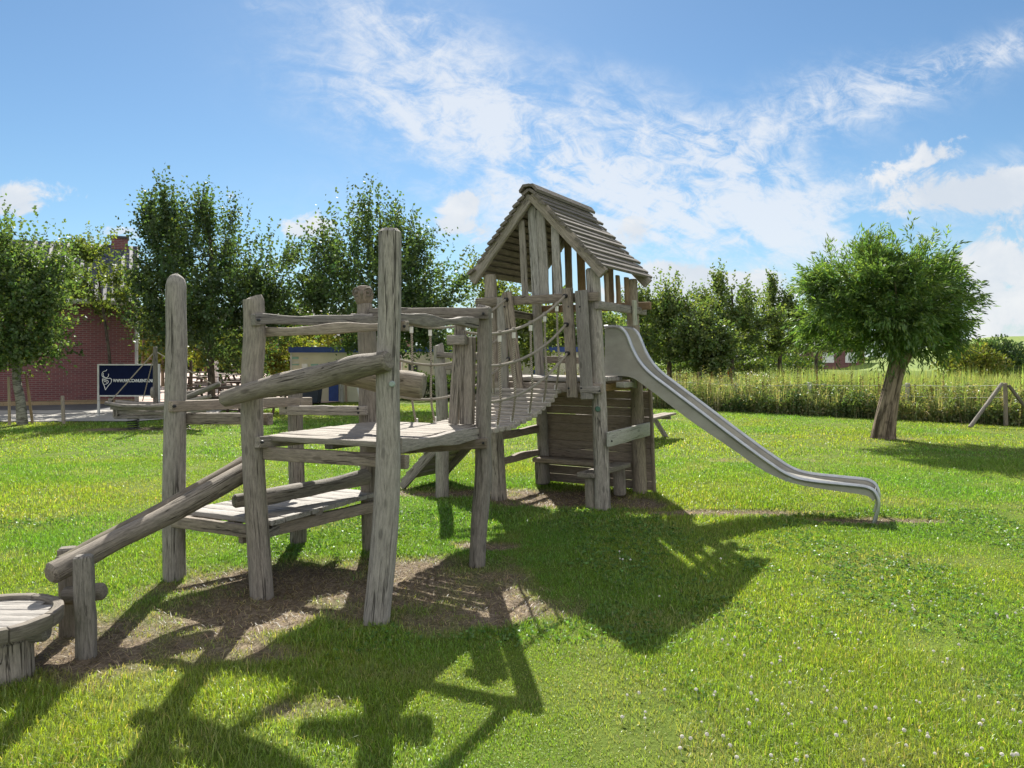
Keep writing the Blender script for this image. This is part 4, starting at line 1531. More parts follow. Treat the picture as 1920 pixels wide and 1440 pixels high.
# stakes by the poplar and old fence posts on the left
for px0, py0, px1, py1, Y, nm in ((18, 798, 16, 706, 17.9, 'thin upright stake left of the pale trunk'), (62, 795, 49, 700, 18.2, 'thin leaning stake right of the pale trunk')):
    b = MB()
    p0 = at(px0, py0, Y)
    p0.z = -.1
    b.log([p0, at(px1, py1, Y)], [0.032, 0.028], 8, 6, 0.05)
    tag(b.build('tree_stake', 'stake'), nm, 'stake', 'stakes beside the young poplar')
b = MB()
p0 = at(120, 795, 18.2)
p0.z = -.1
b.log([p0, at(117, 742, 18.2)], [0.042, 0.04], 10, 6, 0.05)
wf = empty('wire_fence', (-10.6, 18.2, 0), 'low wire fence on a single grey post along the lawn edge', 'fence')
for ch in (b.build('fence_post', 'post', wf),):
    pass
b = MB()
for z in (0.25, 0.55):
    b.tube([V((-19, 18.3, z)), at(120, 780, 18.2) * 1.0 * 0 + V((-10.6, 18.2, z - .02)), V((-6.3, 19.6, z))], 0.004, 5)
b.build('fence_wire', 'spring', wf)

# =====================================================================  LEFT BACKGROUND
HO = V((-12.75, 26.0, 0))
e1, e2 = V((-0.90, -0.436, 0)), V((-0.436, 0.90, 0))
HW, HD, HE, HR = 14.0, 7.0, 3.38, 5.55
HS_ = empty('brick_house', HO, 'red brick house with dark tiled roof and chimney at the left', 'house')
b = MB()
b.box(HO, e1 * HW, e2 * HD, Z * HE)
for k in (0, HW):
    q = HO + e1 * k
    b.poly([q + Z * HE, q + e2 * HD + Z * HE, q + e2 * HD / 2 + Z * HR], e1 * (0.2 if k == 0 else -.2))
b.build('wall', 'brick', HS_)
b = MB()
for s in (0, 1):
    ev = HO + (e2 * -0.35 if s == 0 else e2 * (HD + .35)) + Z * (HE - 0.08) - e1 * 0.12
    rd = HO + e2 * HD / 2 + Z * (HR + .1) - e1 * 0.12
    base = len(b.v)
    for p, gy in ((ev, 0), (rd, 4.3)):
        for k, gx in ((0, 0), (HW + .25, HW)):
            b.v.append(p + e1 * k)
            b.g.append(V((gx, gy, 0)))
            b.v.append(p + e1 * k + Z * .12)
            b.g.append(V((gx, gy, 0)))
    i0 = base
    b.f += [(i0, i0 + 2, i0 + 6, i0 + 4), (i0 + 1, i0 + 5, i0 + 7, i0 + 3), (i0, i0 + 1, i0 + 3, i0 + 2), (i0 + 4, i0 + 6, i0 + 7, i0 + 5), (i0, i0 + 4, i0 + 5, i0 + 1), (i0 + 2, i0 + 3, i0 + 7, i0 + 6)]
roof = b.build('roof', 'tile', HS_)
b = MB()
cq = HO + e1 * 0.25 + e2 * (HD / 2 - .3) + Z * (HR - .5)
b.box(cq, e1 * .55, e2 * .6, Z * 0.95)
b.build('chimney', 'brick', roof)
b = MB()
b.box(cq - e1 * .04 - e2 * .04 + Z * 0.95, e1 * .63, e2 * .68, Z * .08)
b.build('chimney_cap', 'darkgrey', roof)
b = MB()
b.tube([HO + e2 * -.42 + Z * (HE - .02) - e1 * .15, HO + e2 * -.42 + Z * (HE - .02) + e1 * HW], 0.07, 8)
b.build('gutter', 'offwhite', HS_)
b = MB()
b.tube([HO - e2 * .06 - e1 * .05 + Z * .05, HO - e2 * .06 - e1 * .05 + Z * (HE - .1)], 0.05, 8)
b.build('drainpipe', 'offwhite', HS_)
b = MB()
b.box(HO - e2 * .03 + Z * 0.0, e1 * HW, e2 * .03, Z * .16)
b.build('plinth', 'stake', HS_)


def sheet_ground(name, pts, z, mat, kind='structure'):
    me = bpy.data.meshes.new(name)
    me.from_pydata([(x, y, z) for x, y in pts], [], [tuple(range(len(pts)))])
    me.materials.append(mat)
    o = bpy.data.objects.new(name, me)
    COL.objects.link(o)
    o['kind'] = kind
    return o


def paving(name, c0, c1, sc=3.0):
    m, n, b = material(name)
    tc = n.new('ShaderNodeTexCoord').outputs['Object']
    f = n.noise(tc, (sc,) * 3, 5, 0.6)
    f2 = n.noise(tc, (sc * 14,) * 3, 4, 0.6)
    base = n.mix(n.sstep(f, 0.3, 0.7), c4(c0), c4(c1))
    base = n.mix(n.m('MULTIPLY', n.sstep(f2, 0.55, 0.75), 0.35), base, c4([x * .5 for x in c0]))
    n.l.new(base, b.inputs['Base Color'])
    b.inputs['Roughness'].default_value = 0.9
    return m


sheet_ground('gravel_path', [(-40, 18.3), (-9.2, 18.75), (-8.0, 20.6), (-8.6, 23.0), (-40, 20.3)], 0.02, paving('pale_gravel', (0.22, 0.21, 0.19), (0.36, 0.34, 0.31), 2.0))
sheet_ground('asphalt_road', [(-40, 20.3), (-8.6, 23.0), (-10.5, 27.0), (-13, 25.9), (-40, 14.5 + 8)], 0.024, paving('grey_asphalt', (0.06, 0.06, 0.065), (0.095, 0.095, 0.10), 1.0))
sheet_ground('terrace_paving', [(-60, 37), (-12.2, 26.6), (-9.2, 22.8), (-7.9, 22.5), (-6.4, 26), (-2.0, 34), (-2, 96), (-60, 96)], 0.028, paving('pink_paving', (0.34, 0.25, 0.21), (0.44, 0.34, 0.29), 0.8))

# sign
SY = 20.4
sg = empty('sign_board', at(240, 782, SY), 'dark navy sign with silver lettering on two pale posts', 'sign')
b = MB()
p0, p1 = at(186, 741, SY), at(296, 685, SY)
b.box(V((p0.x, SY, p0.z)), V((p1.x - p0.x, 0, 0)), V((0, .03, 0)), V((0, 0, p1.z - p0.z)))
b.build('panel', 'navy', sg)
b = MB()
zt, zb = p1.z, p0.z
b.box(V((p0.x, SY - .012, zt)), V((p1.x - p0.x, 0, 0)), V((0, .054, 0)), V((0, 0, .035)))
b.box(V((p0.x, SY - .012, zb - .035)), V((p1.x - p0.x, 0, 0)), V((0, .054, 0)), V((0, 0, .035)))
b.build('frame', 'offwhite', sg)
for x in (p0.x - .045, p1.x + .0):
    b = MB()
    b.box(V((x, SY - .016, -.08)), V((.045, 0, 0)), V((0, .062, 0)), V((0, 0, zt + .115)))
    b.build('sign_post', 'offwhite', sg)


def text(s, loc, size, mat, parent, name, width=None, rot=(math.pi / 2, 0, 0), bold=True, ext=0.004):
    cu = bpy.data.curves.new(name, 'FONT')
    cu.body = s
    cu.size = size
    cu.extrude = ext
    if bold:
        cu.offset = size * 0.012
    to = bpy.data.objects.new(name + '_curve', cu)
    COL.objects.link(to)
    dg = bpy.context.evaluated_depsgraph_get()
    me = bpy.data.meshes.new_from_object(to.evaluated_get(dg))
    bpy.data.objects.remove(to)
    me.materials.clear()
    me.materials.append(M[mat])
    o = bpy.data.objects.new(name, me)
    COL.objects.link(o)
    xs = [v.co.x for v in me.vertices]
    w = max(xs) - min(xs)
    off = V()
    q = parent
    while q is not None:
        off += q.location
        q = q.parent
    o.parent = parent
    o.location = loc - off
    o.rotation_euler = rot
    if width:
        o.scale = (width / w, 1, 1)
    return o


tl = at(212, 716.5, SY - .006)
text('WWW.PARCCANUENTA.NL', tl, 0.118, 'letter', sg, 'lettering', width=(288 - 212) / F * SY)
b = MB()


def LG(pts, r=0.0075):
    # strokes given in zoom pixels of the sign, 6 px per photo pixel, origin (160,600)
    P = [at(160 + x / 6.0, 600 + y / 6.0, SY - .008) for x, y in pts]
    b.tube(cat(P, max(8, len(P) * 4)), r, 6)


LG([(242, 556), (235, 570), (205, 580), (190, 598), (187, 622), (196, 640)])
LG([(205, 598), (200, 615), (212, 640), (238, 650), (258, 632), (262, 606)])
LG([(196, 640), (215, 646), (238, 650)])
LG([(192, 662), (215, 664), (245, 660), (280, 656), (294, 672), (288, 705), (262, 735), (226, 786)])
LG([(192, 662), (196, 700), (212, 740), (226, 786)])
LG([(200, 678), (225, 676), (252, 684), (258, 700), (240, 718), (214, 726)])
LG([(210, 692), (232, 694), (243, 704)])
b.build('emblem', 'letter', sg)

# spring boat
BY = 16.9
bo = empty('spring_boat', at(275, 806, BY), 'weathered plank boat with mast and ropes on two coil springs', 'play boat')
bx0, bx1 = at(214, 770, BY).x, at(392, 770, BY).x
hb = MB()
for sgn in (-1, 1):
    for k, (z0, w0) in enumerate(((0.30, .16), (0.385, .19), (0.47, .22))):
        yy = BY + sgn * (0.16 + .075 * k)
        hb.beam([V((bx0 + .12 - .05 * k, BY + sgn * (.10 + .04 * k), z0 + .01)), V((bx0 + .6, yy, z0)), V((bx1 - .6, yy, z0)), V((bx1 - .1 + .08 * k, BY + sgn * .06, z0 + .06))], None, 0.05, 0.078, 14, 0.012, 0.01)
    hb.log([V((bx0 - .08, BY + sgn * .2, .585)), V((bx0 + .5, BY + sgn * .42, .53)), V((bx1 - .7, BY + sgn * .4, .55)), V((bx1, BY + sgn * .1, .72))], [.045, .05, .05, .04], 10, 16, .06)
for x in (bx0 + .1, bx0 + .16):
    hb.beam(V((x, BY - .22, .40)), V((x, BY + .22, .40)), .04, .26, 4)
hb.beam(V((bx0 + .02, BY - .22, .60)), V((bx0 + .02, BY - .22, .68)), .06, .06, 3, up=V((0, 1, 0)))
hb.beam(V((bx0 + .32, BY + .38, .58)), V((bx0 + .32, BY + .38, .70)), .06, .06, 3, up=V((0, 1, 0)))
hb.beam(V((bx0 + .1, BY, .27)), V((bx1 - .3, BY, .27)), .42, .05, 6)
hb.build('hull', 'rail', bo)
for x in (at(250, 800, BY).x, at(345, 800, BY).x):
    b = MB()
    pts = [V((x + .115 * math.cos(a), BY + .115 * math.sin(a), 0.0 + .25 * a / (2 * math.pi * 5))) for a in [i * 2 * math.pi / 18 for i in range(18 * 5 + 1)]]
    b.tube(pts, 0.0105, 6)
    b.tube([V((x, BY, -.02)), V((x, BY, .012))], .15, 16)
    b.build('spring', 'spring', bo)
b = MB()
mb_, mt_ = at(292, 775, BY), at(291, 650, BY)
b.log([mb_, mt_], [.055, .045], 12, 12, .06)
b.build('mast', 'darklog', bo)
b = MB()
for tgt in (V((bx0 + .05, BY - .22, .64)), V((bx0 + .48, BY + .3, .60)), at(396, 719, BY)):
    b.tube([mt_ + V((0, 0, -.1)), tgt], 0.012, 6)
b.build('rigging', 'rope', bo)
b = MB()
wc = at(287, 736, BY - .1)
b.log([wc + V((.03, 0, 0)), wc - V((.03, 0.012, 0))], [.13, .125], 16, 3, .05)
b.build('steering_wheel', 'rail', bo)
for (q0, q1, dy) in (((338, 750), (413, 719), -.1), ((334, 742), (392, 730), .12)):
    b = MB()
    b.log([at(q0[0], q0[1], BY + dy), at(q1[0], q1[1], BY + dy)], [.06, .05], 10, 8, .06)
    b.build('bowsprit', 'darklog', bo)


# cabins
def cabin(x0, x1, Y, D, zt, label, door=None):
    t = empty('cabin', V(((x0 + x1) / 2, Y, 0)), label, 'cabin')
    b = MB()
    b.box(V((x0, Y, 0)), V((x1 - x0, 0, 0)), V((0, D, 0)), V((0, 0, zt)))
    b.build('wall', 'cream', t)
    b = MB()
    b.box(V((x0 - .06, Y - .06, zt)), V((x1 - x0 + .12, 0, 0)), V((0, D + .12, 0)), V((0, 0, .2)))
    b.build('roof_band', 'blue', t)
    for x in (x0 - .01, x1 - .05):
        b = MB()
        b.box(V((x, Y - .025, 0)), V((.06, 0, 0)), V((0, .05, 0)), V((0, 0, zt - .003)))
        b.build('corner_trim', 'offwhite', t)
    return t


CY = 27.0
X = lambda px, Y: (px - 960) / F * Y
kb = cabin(X(545, CY), X(716, CY), CY, 2.4, H - (661 - HZ) / F * CY, 'cream cabin with blue roof band, blue door and green lettering bars')


def plate(x0, y0, x1, y1, Y, mat, parent, name, th=.02):
    b = MB()
    p0, p1 = at(x0, y1, Y), at(x1, y0, Y)
    b.box(V((p0.x, Y - th, p0.z)), V((p1.x - p0.x, 0, 0)), V((0, th, 0)), V((0, 0, p1.z - p0.z)))
    return b.build(name, mat, parent)


plate(617, 705, 635, 757, CY, 'blue', kb, 'door', .05)
plate(545.8, 669, 560, 673.5, CY, 'teal', kb, 'letter_panel')
plate(546.5, 678, 560.5, 680, CY, 'offwhite', kb, 'letter_panel')
plate(546.5, 682.5, 561, 685, CY, 'teal', kb, 'letter_panel')
plate(583, 682.5, 597, 686, CY, 'teal', kb, 'letter_panel')
plate(566, 682, 577, 694, CY, 'white', kb, 'notice')
plate(615.5, 679, 628, 683, CY, 'darkgrey', kb, 'door_lamp')
plate(568, 672, 577, 673.5, CY, 'offwhite', kb, 'letter_panel')
kb2 = cabin(X(752, CY + 3), X(1090, CY + 3), CY + 3, 2.6, H - (660 - HZ) / F * (CY + 3), 'long cream cabin with dark windows behind the rope bridge')
for a0, a1 in ((766, 783), (845, 870), (905, 935)):
    plate(a0, 682, a1, 702, CY + 3, 'glass', kb2, 'window', .04)
plate(1000, 680, 1022, 745, CY + 3, 'blue', kb2, 'door', .04)
# things leaning by the cabin
for i, (q0, q1, w, m, nm) in enumerate((((641, 762), (640, 715), .13, 'palew', 'pale upright board leaning by the blue cabin door'), ((650, 760), (648, 716), .07, 'brown', 'brown narrow board leaning by the blue cabin door'), ((678, 757), (669, 716), .10, 'white', 'white board leaning at the cabin corner'))):
    b = MB()
    b.beam(at(q0[0], q0[1], CY - .3), at(q1[0], q1[1], CY - .1), w, .04, 4, up=V((0, 1, 0)))
    tag(b.build('leaning_board', m), nm, 'board')
bn_ = empty('waste_bin', at(585, 757, CY - 1.2), 'dark blue wheeled bin standing before the cream cabin', 'bin')
b = MB()
c = at(585, 757, CY - 1.2)
b.loft([V((c.x, c.y, 0.06)), V((c.x, c.y, .8))], [[(-.24, -.26), (.24, -.26), (.24, .26), (-.24, .26)], [(-.3, -.32), (.3, -.32), (.3, .32), (-.3, .32)]], V((0, 1, 0)))
b.build('bin_body', 'greyw', bn_)
b = MB()
b.beam(V((c.x - .33, c.y, .835)), V((c.x + .33, c.y, .835)), .7, .06, 4, bev=.02)
b.build('lid', 'greyw', bn_)
for sx in (-.2, .2):
    b = MB()
    b.log([V((c.x + sx - .03, c.y + .24, .08)), V((c.x + sx + .03, c.y + .24, .08))], [.08, .08], 12, 3, 0)
    b.build('wheel', 'tyre', bn_)


# picnic tables
def picnic(loc, rz, label, mat='dkbrown', group=None):
    t = empty('picnic_table', loc, label, 'picnic table', group)
    W = 1.8
    b = MB()
    for k in range(5):
        b.beam(loc + V((-W / 2, -.3 + k * .15, .74)), loc + V((W / 2, -.3 + k * .15, .74)), .138, .04, 4)
    b.build('table_top', mat, t)
    for s in (-1, 1):
        b = MB()
        for k in range(2):
            b.beam(loc + V((-W / 2, s * (.62 + k * .14), .45)), loc + V((W / 2, s * (.62 + k * .14), .45)), .13, .04, 4)
        b.build('seat', mat, t)
    for s in (-1, 1):
        x = s * W * .33
        b = MB()
        for q in (-1, 1):
            b.beam(loc + V((x, q * .72, -.02)), loc + V((x, q * .22, .72)), .09, .05, 4, up=V((1, 0, 0)))
        b.beam(loc + V((x + .055 * s, -.78, .40)), loc + V((x + .055 * s, .78, .40)), .05, .09, 4)
        b.build('leg_frame', mat, t)
    t.rotation_euler = (0, 0, rz)
    return t


pt = picnic(gr(1166, 822), R(62), 'grey wooden picnic table half hidden behind the tower wall', 'rail')
pt2 = picnic(V((-7.9, 20.9, 0)), R(8), 'dark picnic table at the lawn edge behind the low rails', group='picnic tables around the terrace')
for i, (px, Y, rz, lb) in enumerate(((385, 31, .5, 'dark picnic table on the terrace right behind the boat'), (440, 36, -.3, 'dark picnic table on the pink terrace left of the second post'), (350, 40, .2, 'dark picnic table on the terrace seen right of the first post'),
                                     (525, 52, .1, 'small far dark picnic table on the terrace near the cabin'), (455, 62, .2, 'farthest dark picnic table on the terrace before the hedge'), (410, 34, 1.0, 'dark picnic table standing crosswise behind the boat spar'), (480, 21.2, .1, 'dark picnic table at the lawn edge behind the second post'))):
    copy_thing(pt2, V((X(px, Y), Y, .03)), lb, rz)

# far terrace building, posts and hedge
fb = empty('terrace_building', V((-24, 78, 0)), 'long dark brick building with pale windows behind the terrace trees', 'building')
b = MB()
b.box(V((-37, 78, 0)), V((26, 0, 0)), V((0, 8, 0)), V((0, 0, 3.4)))
b.build('wall', 'brick', fb)
b = MB()
b.poly([V((-37.4, 77.5, 3.4)), V((-37.4, 86.5, 3.4)), V((-37.4, 82, 6.6))], V((26.8, 0, 0)))
b.build('roof', 'tile', fb)
for x in (-35, -31.5, -28.6, -25.4, -22, -18.5, -15):
    b = MB()
    b.box(V((x, 77.95, .7)), V((1.6, 0, 0)), V((0, .06, 0)), V((0, 0, 1.7)))
    w_ = b.build('window', 'white', fb)
    b = MB()
    for k in (0, 1):
        b.box(V((x + .12 + k * .72, 77.92, .85)), V((.62, 0, 0)), V((0, .05, 0)), V((0, 0, 1.4)))
    b.build('pane', 'glass', w_)
b = MB()
b.box(V((X(404, 33) - .05, 33, 0)), V((.13, 0, 0)), V((0, .13, 0)), V((0, 0, H - (676 - HZ) / F * 33)))
tag(b.build('white_post', 'white'), 'plain white upright post on the terrace', 'post')
b = MB()
b.log([V((X(358, 27), 27, -.05)), V((X(358, 27), 27, 1.45))], [.06, .055], 10, 6, .03)
tag(b.build('dark_post', 'bark_dark'), 'dark thin upright post on the terrace right of the first post', 'post')


def bush(name, label, c, r, n, leaf, col, alt, pa, seed, catg='bush', group=None, mat='weed', stems=6):
    g = np.random.default_rng(seed)
    t = empty(name, V((c[0], c[1], 0)), label, catg, group)
    b = MB()
    for i in range(stems):
        a = g.random() * 6.28
        e = V((c[0] + r[0] * .5 * math.cos(a), c[1] + r[1] * .5 * math.sin(a), c[2] + r[2] * .4))
        b.tube(cat([V((c[0] + .1 * math.cos(a), c[1] + .1 * math.sin(a), -.05)), V((c[0], c[1], c[2] * .6)).lerp(e, .5), e], 6), [.03, .02, .008], 6)
    b.build('stem', 'bark_dark', t)
    d = nrm(g.normal(size=(n, 3)))
    d[:, 2] = np.abs(d[:, 2]) * np.where(g.random(n) < .75, 1, -1)
    lump = 1 + .22 * np.sin(d[:, 0] * 5 + seed) * np.sin(d[:, 2] * 6 + 1) + .14 * np.sin(d[:, 0] * 13 + seed)
    p = np.array(c)[None] + d * (np.array(r)[None] * (lump * (.35 + .65 * g.random(n) ** .4))[:, None])
    k = p[:, 2] > 0.03
    p, d = p[k], d[k]
    m = len(p)
    ld = nrm(d * .6 + np.array([0, 0, .35]) + g.normal(size=(m, 3)) * .6)
    v = leaf_arrays(p, ld, leaf * (.6 + .8 * g.random(m)), leaf * .62 * (.7 + .5 * g.random(m)), g)
    quads_mesh('foliage', v, quad_idx(m), np.repeat(vary(col, m, g, .25, alt, pa), 4, 0), M[mat], t, (c[0], c[1], 0))
    return t


bush('hedge', 'low clipped dark hedge in front of the terrace building', (-24, 74, .6), (11, 1.2, .9), 9000, .3, (.05, .08, .025), (.1, .12, .03), .1, 61, 'hedge')
bush('bush', 'round green bush between cabin and boat on the terrace', (X(515, 46), 46, .5), (2.2, 1, .8), 1500, .2, (.06, .085, .025), (.2, .16, .08), .2, 62)
for i, (px, Y, rx, rz_, sd) in enumerate(((790, 28.0, 2.2, 1.0, 71), (880, 28.4, 1.8, 1.05, 72), (955, 28.0, 1.6, .9, 73))):
    bush('shrub', ('dark shrub at the lawn edge behind the leaning post', 'dark shrub at the lawn edge behind the bridge boards', 'dark shrub at the lawn edge behind the tower left post')[i],
         (X(px, Y), Y, .35), (rx, .9, rz_ * .55), 2600, .12, (.04, .065, .022), (.09, .11, .03), .12, sd, 'shrub')

# =====================================================================  RIGHT BACKGROUND
g = np.random.default_rng(91)


def edge_y(x):
    return 23.9 - (x - 4.0) * 0.829


def tall_blades(N, x0, x1, dmin, dmax, h0, h1, w, col, alt, pa, lean=.25, bias=1.0):
    x = x0 + (x1 - x0) * g.random(N)
    dd = dmin + (dmax - dmin) * g.random(N) ** bias
    y = np.minimum(edge_y(np.minimum(x, 15)), 24.5) + dd
    n = N
    clump = 1 + .3 * fbm(x * .8, y * .8, 17, 3)
    Lh = (h0 + (h1 - h0) * g.random(n)) * clump
    az = g.random(n) * 6.28
    ln = np.abs(g.normal(size=n)) * lean
    up = np.array([0, 0, 1.0])[None]
    dh = np.stack([np.cos(az), np.sin(az), np.zeros(n)], 1)
    side = np.stack([-np.sin(az), np.cos(az), np.zeros(n)], 1) * (w * (.6 + .7 * g.random(n)) / 2)[:, None]
    base = np.stack([x, y, np.full(n, -.02)], 1)
    mid = base + (up * np.cos(ln * .5)[:, None] + dh * np.sin(ln * .5)[:, None]) * (Lh * .6)[:, None]
    tip = mid + (up * np.cos(ln * 1.8)[:, None] + dh * np.sin(ln * 1.8)[:, None]) * (Lh * .45)[:, None]
    v = np.stack([base - side, base + side, mid - side, mid + side, tip], 1).reshape(-1, 3)
    return v, np.repeat(vary(col, n, g, .25, alt, pa), 5, 0)


parts = [tall_blades(10000, 1.0, 15, .05, 2.4, .40, 0.95, .011, (.19, .235, .10), (.46, .39, .26), .35, .4),
         tall_blades(24000, 1.0, 24, 1.5, 9.0, .55, .90, .018, (.25, .275, .13), (.52, .45, .32), .42, .45),
         tall_blades(16000, 8.5, 26, 1.2, 10.0, .75, 1.25, .018, (.23, .285, .10), (.30, .29, .11), .25),
         tall_blades(22000, 2.0, 42, 8.0, 26.0, .4, .8, .04, (.30, .31, .15), (.33, .29, .15), .3)]
tag(blades_mesh('reeds', parts, M['weed']), 'tall pale green reeds and meadow grasses behind the lawn', 'reeds', kind='stuff')
# nettles and brambles at the ditch edge
N = 60000
x = 0.8 + 14.5 * g.random(N)
dep = g.random(N) * 1.9
top = (.46 + .46 * fbm(x * 1.9, dep * 1.6, 61, 4) + .14 * dep) * np.where(x < 5, .95, 1.0)
zz = top * g.random(N) ** .75
y = np.minimum(edge_y(x), 24.5) + dep + .12 * nz(x * 2, zz * 3, 5) + np.abs(zz - .35) * .15
p = np.stack([x, y, zz + .01], 1)
ld = nrm(g.normal(size=(N, 3)) + np.array([0, -.35, .1]))
cm = np.clip(.5 + 1.3 * fbm(x * 1.1, y * 1.1 + zz, 71, 3), 0, 1)[:, None]
cc = vary((.095, .145, .055), N, g, .3, (.30, .24, .12), .08) * (1 - cm) + vary((.22, .24, .10), N, g, .3, (.40, .31, .17), .15) * cm
v = leaf_arrays(p, ld, .085 * (.6 + .7 * g.random(N)), .05 * (.7 + .5 * g.random(N)), g)
tag(quads_mesh('nettles', v, quad_idx(N), np.repeat(cc, 4, 0), M['weed']), 'dark leafy nettles and brambles lining the lawn edge', 'undergrowth', kind='stuff')
# tall leafy weeds standing out of them
NW = 1500
xw = 0.8 + 14.5 * g.random(NW)
dw = .1 + 1.9 * g.random(NW) ** .8
yw = np.minimum(edge_y(xw), 24.5) + dw
hw = (.55 + .55 * g.random(NW)) * (1 + .5 * fbm(xw * 1.2, yw * 1.2, 13, 3))
per = 34
t_ = np.tile(np.linspace(.15, 1, per), NW)
lx = np.repeat(g.normal(size=NW) * .08, per)
pw = np.stack([np.repeat(xw, per) + lx * t_ ** 2, np.repeat(yw, per), np.repeat(hw, per) * t_], 1) + g.normal(size=(NW * per, 3)) * .012
az = np.tile(np.arange(per) * 2.4, NW) + np.repeat(g.random(NW) * 6, per)
ldw = nrm(np.stack([np.cos(az), np.sin(az), .35 + .4 * g.normal(size=NW * per)], 1))
sz = (.11 * (1.15 - .75 * t_))
cw_ = np.repeat(vary((.15, .195, .075), NW, g, .3, (.36, .30, .16), .3), per, 0) * (1 + .15 * g.normal(size=(NW * per, 1)))
v = leaf_arrays(pw, ldw, sz, sz * .42, g)
tag(quads_mesh('tall_weeds', v, quad_idx(NW * per), np.repeat(cw_.clip(.01, .8), 4, 0), M['weed']), 'tall leafy weeds standing above the nettles at the lawn edge', 'weeds', kind='stuff')
# dock seed heads
b = MB()
N = 90
P_, D_ = [], []
for i in range(N):
    xx = 1.5 + 12.5 * g.random()
    yy = float(edge_y(xx)) + .5 + 1.3 * g.random()
    hh = .85 + .4 * g.random()
    lx = g.normal() * .04
    b.tube([V((xx, yy, -.03)), V((xx + lx * .5, yy, hh * .6)), V((xx + lx, yy, hh))], [.006, .005, .003], 5)
    for k in range(60):
        z = hh * (.55 + .45 * g.random())
        P_.append((xx + lx * z / hh + g.normal() * .013, yy + g.normal() * .013, z))
        D_.append(g.normal(size=3) + np.array([0, 0, .6]))
stems = b.build('dock_stems', 'brown')
tag(stems, 'thin brown stems of dock plants among the nettles', 'plant stems', kind='stuff')
P_ = np.array(P_)
v = leaf_arrays(P_, nrm(np.array(D_)), np.full(len(P_), .03), np.full(len(P_), .022), g)
tag(quads_mesh('dock_seeds', v, quad_idx(len(P_)), np.repeat(vary((.09, .045, .025), len(P_), g, .3, (.05, .06, .02), .3), 4, 0), M['weed']), 'dark brown dock seed spikes among the nettles', 'seed heads', kind='stuff')

# field fence with wire
ff = empty('field_fence', (7, 21, 0), 'low field fence of grey posts and white tape in the nettles', 'fence')
fp = []
for px, py0, py1, Y in ((1205, 768, 705, 24.6), (1378, 770, 718, 22.6), (1516, 772, 717, 21.2), (1700, 780, 718, 19.8)):
    b = MB()
    p0 = at(px, py0, Y)
    p0.z = -.1
    b.log([p0, at(px + 2, py1, Y)], [.06, .055], 10, 8, .06)
    b.build('fence_post', 'palew', ff)
    fp.append(at(px, py1 + 4, Y))
b = MB()
fp.append(at(1884, 722, 17.9))
for i in range(len(fp) - 1):
    for dz in (0, -.28):
        b.tube([fp[i] + V((0, -.06, dz)), fp[i].lerp(fp[i + 1], .5) + V((0, -.06, dz - .03)), fp[i + 1] + V((0, -.06, dz))], .006, 5)
b.build('fence_tape', 'sleeve', ff)
cf = empty('corner_fence_post', at(1886, 800, 17.7), 'wooden corner fence post with two diagonal struts at the right edge', 'fence post')
b = MB()
p0 = at(1886, 800, 17.75)
p0.z = -.1
b.log([p0, at(1885, 718, 17.75)], [.05, .045], 10, 8, .06)
b.build('post', 'rail', cf)
for q0, q1, Y0 in (((1818, 794), (1879, 719), 17.2), ((1950, 800), (1891, 722), 17.4)):
    b = MB()
    p0 = at(q0[0], q0[1], Y0)
    p0.z = 0
    b.log([p0, at(q1[0], q1[1], 17.7)], [.042, .04], 10, 10, .06)
    b.build('strut', 'darklog', cf)
# stakes and hedge near the far road
for i, (px, Y, py, m, nm) in enumerate(((1367, 41, 672, 'orange', 'orange tree stake in the middle of the far row'), (1335, 41, 674, 'orange', 'orange tree stake left of the middle far tree'), (1310, 39, 678, 'stake', 'grey tree stake in the long grass behind the slide'))):
    b = MB()
    b.log([V((X(px, Y), Y, -.1)), at(px, py, Y)], [.09, .085], 8, 5, .04)
    tag(b.build('tree_stake', m), nm, 'stake')
bush('hedge', 'low green hedge beside the far pale road', (X(1345, 58), 58, .5), (4.2, .9, .75), 4000, .22, (.06, .09, .022), (.12, .14, .03), .2, 63, 'hedge')
bush('hedge', 'dark hedge row along the right of the far road', (X(1475, 70), 70, .6), (3.0, 5, .9), 3500, .25, (.05, .08, .025), (.12, .14, .03), .2, 64, 'hedge')
sheet_ground('far_road', [(X(1395, 48), 48), (X(1468, 48), 48), (X(1412, 100), 100), (X(1404, 100), 100)], .03, paving('pale_concrete_road', (.42, .40, .38), (.52, .50, .48), 1.0))
# distant house and cars
dh = empty('far_house', V((X(1538, 95), 95, 0)), 'small distant brick house between the row trees and the willow', 'house')
hx = X(1530, 95)
b = MB()
b.box(V((hx, 95, 0)), V((6, 0, 0)), V((0, 6, 0)), V((0, 0, 2.6)))
b.build('wall', 'brick', dh)
b = MB()
b.poly([V((hx - .3, 94.6, 2.6)), V((hx + 6.3, 94.6, 2.6)), V((hx + 3, 94.6, 5.2))], V((0, 6.8, 0)))
b.build('roof', 'tile', dh)
for k in (.8, 3.6):
    b = MB()
    b.box(V((hx + k, 94.93, .8)), V((1.4, 0, 0)), V((0, .06, 0)), V((0, 0, 1.3)))
    b.build('window', 'white', dh)


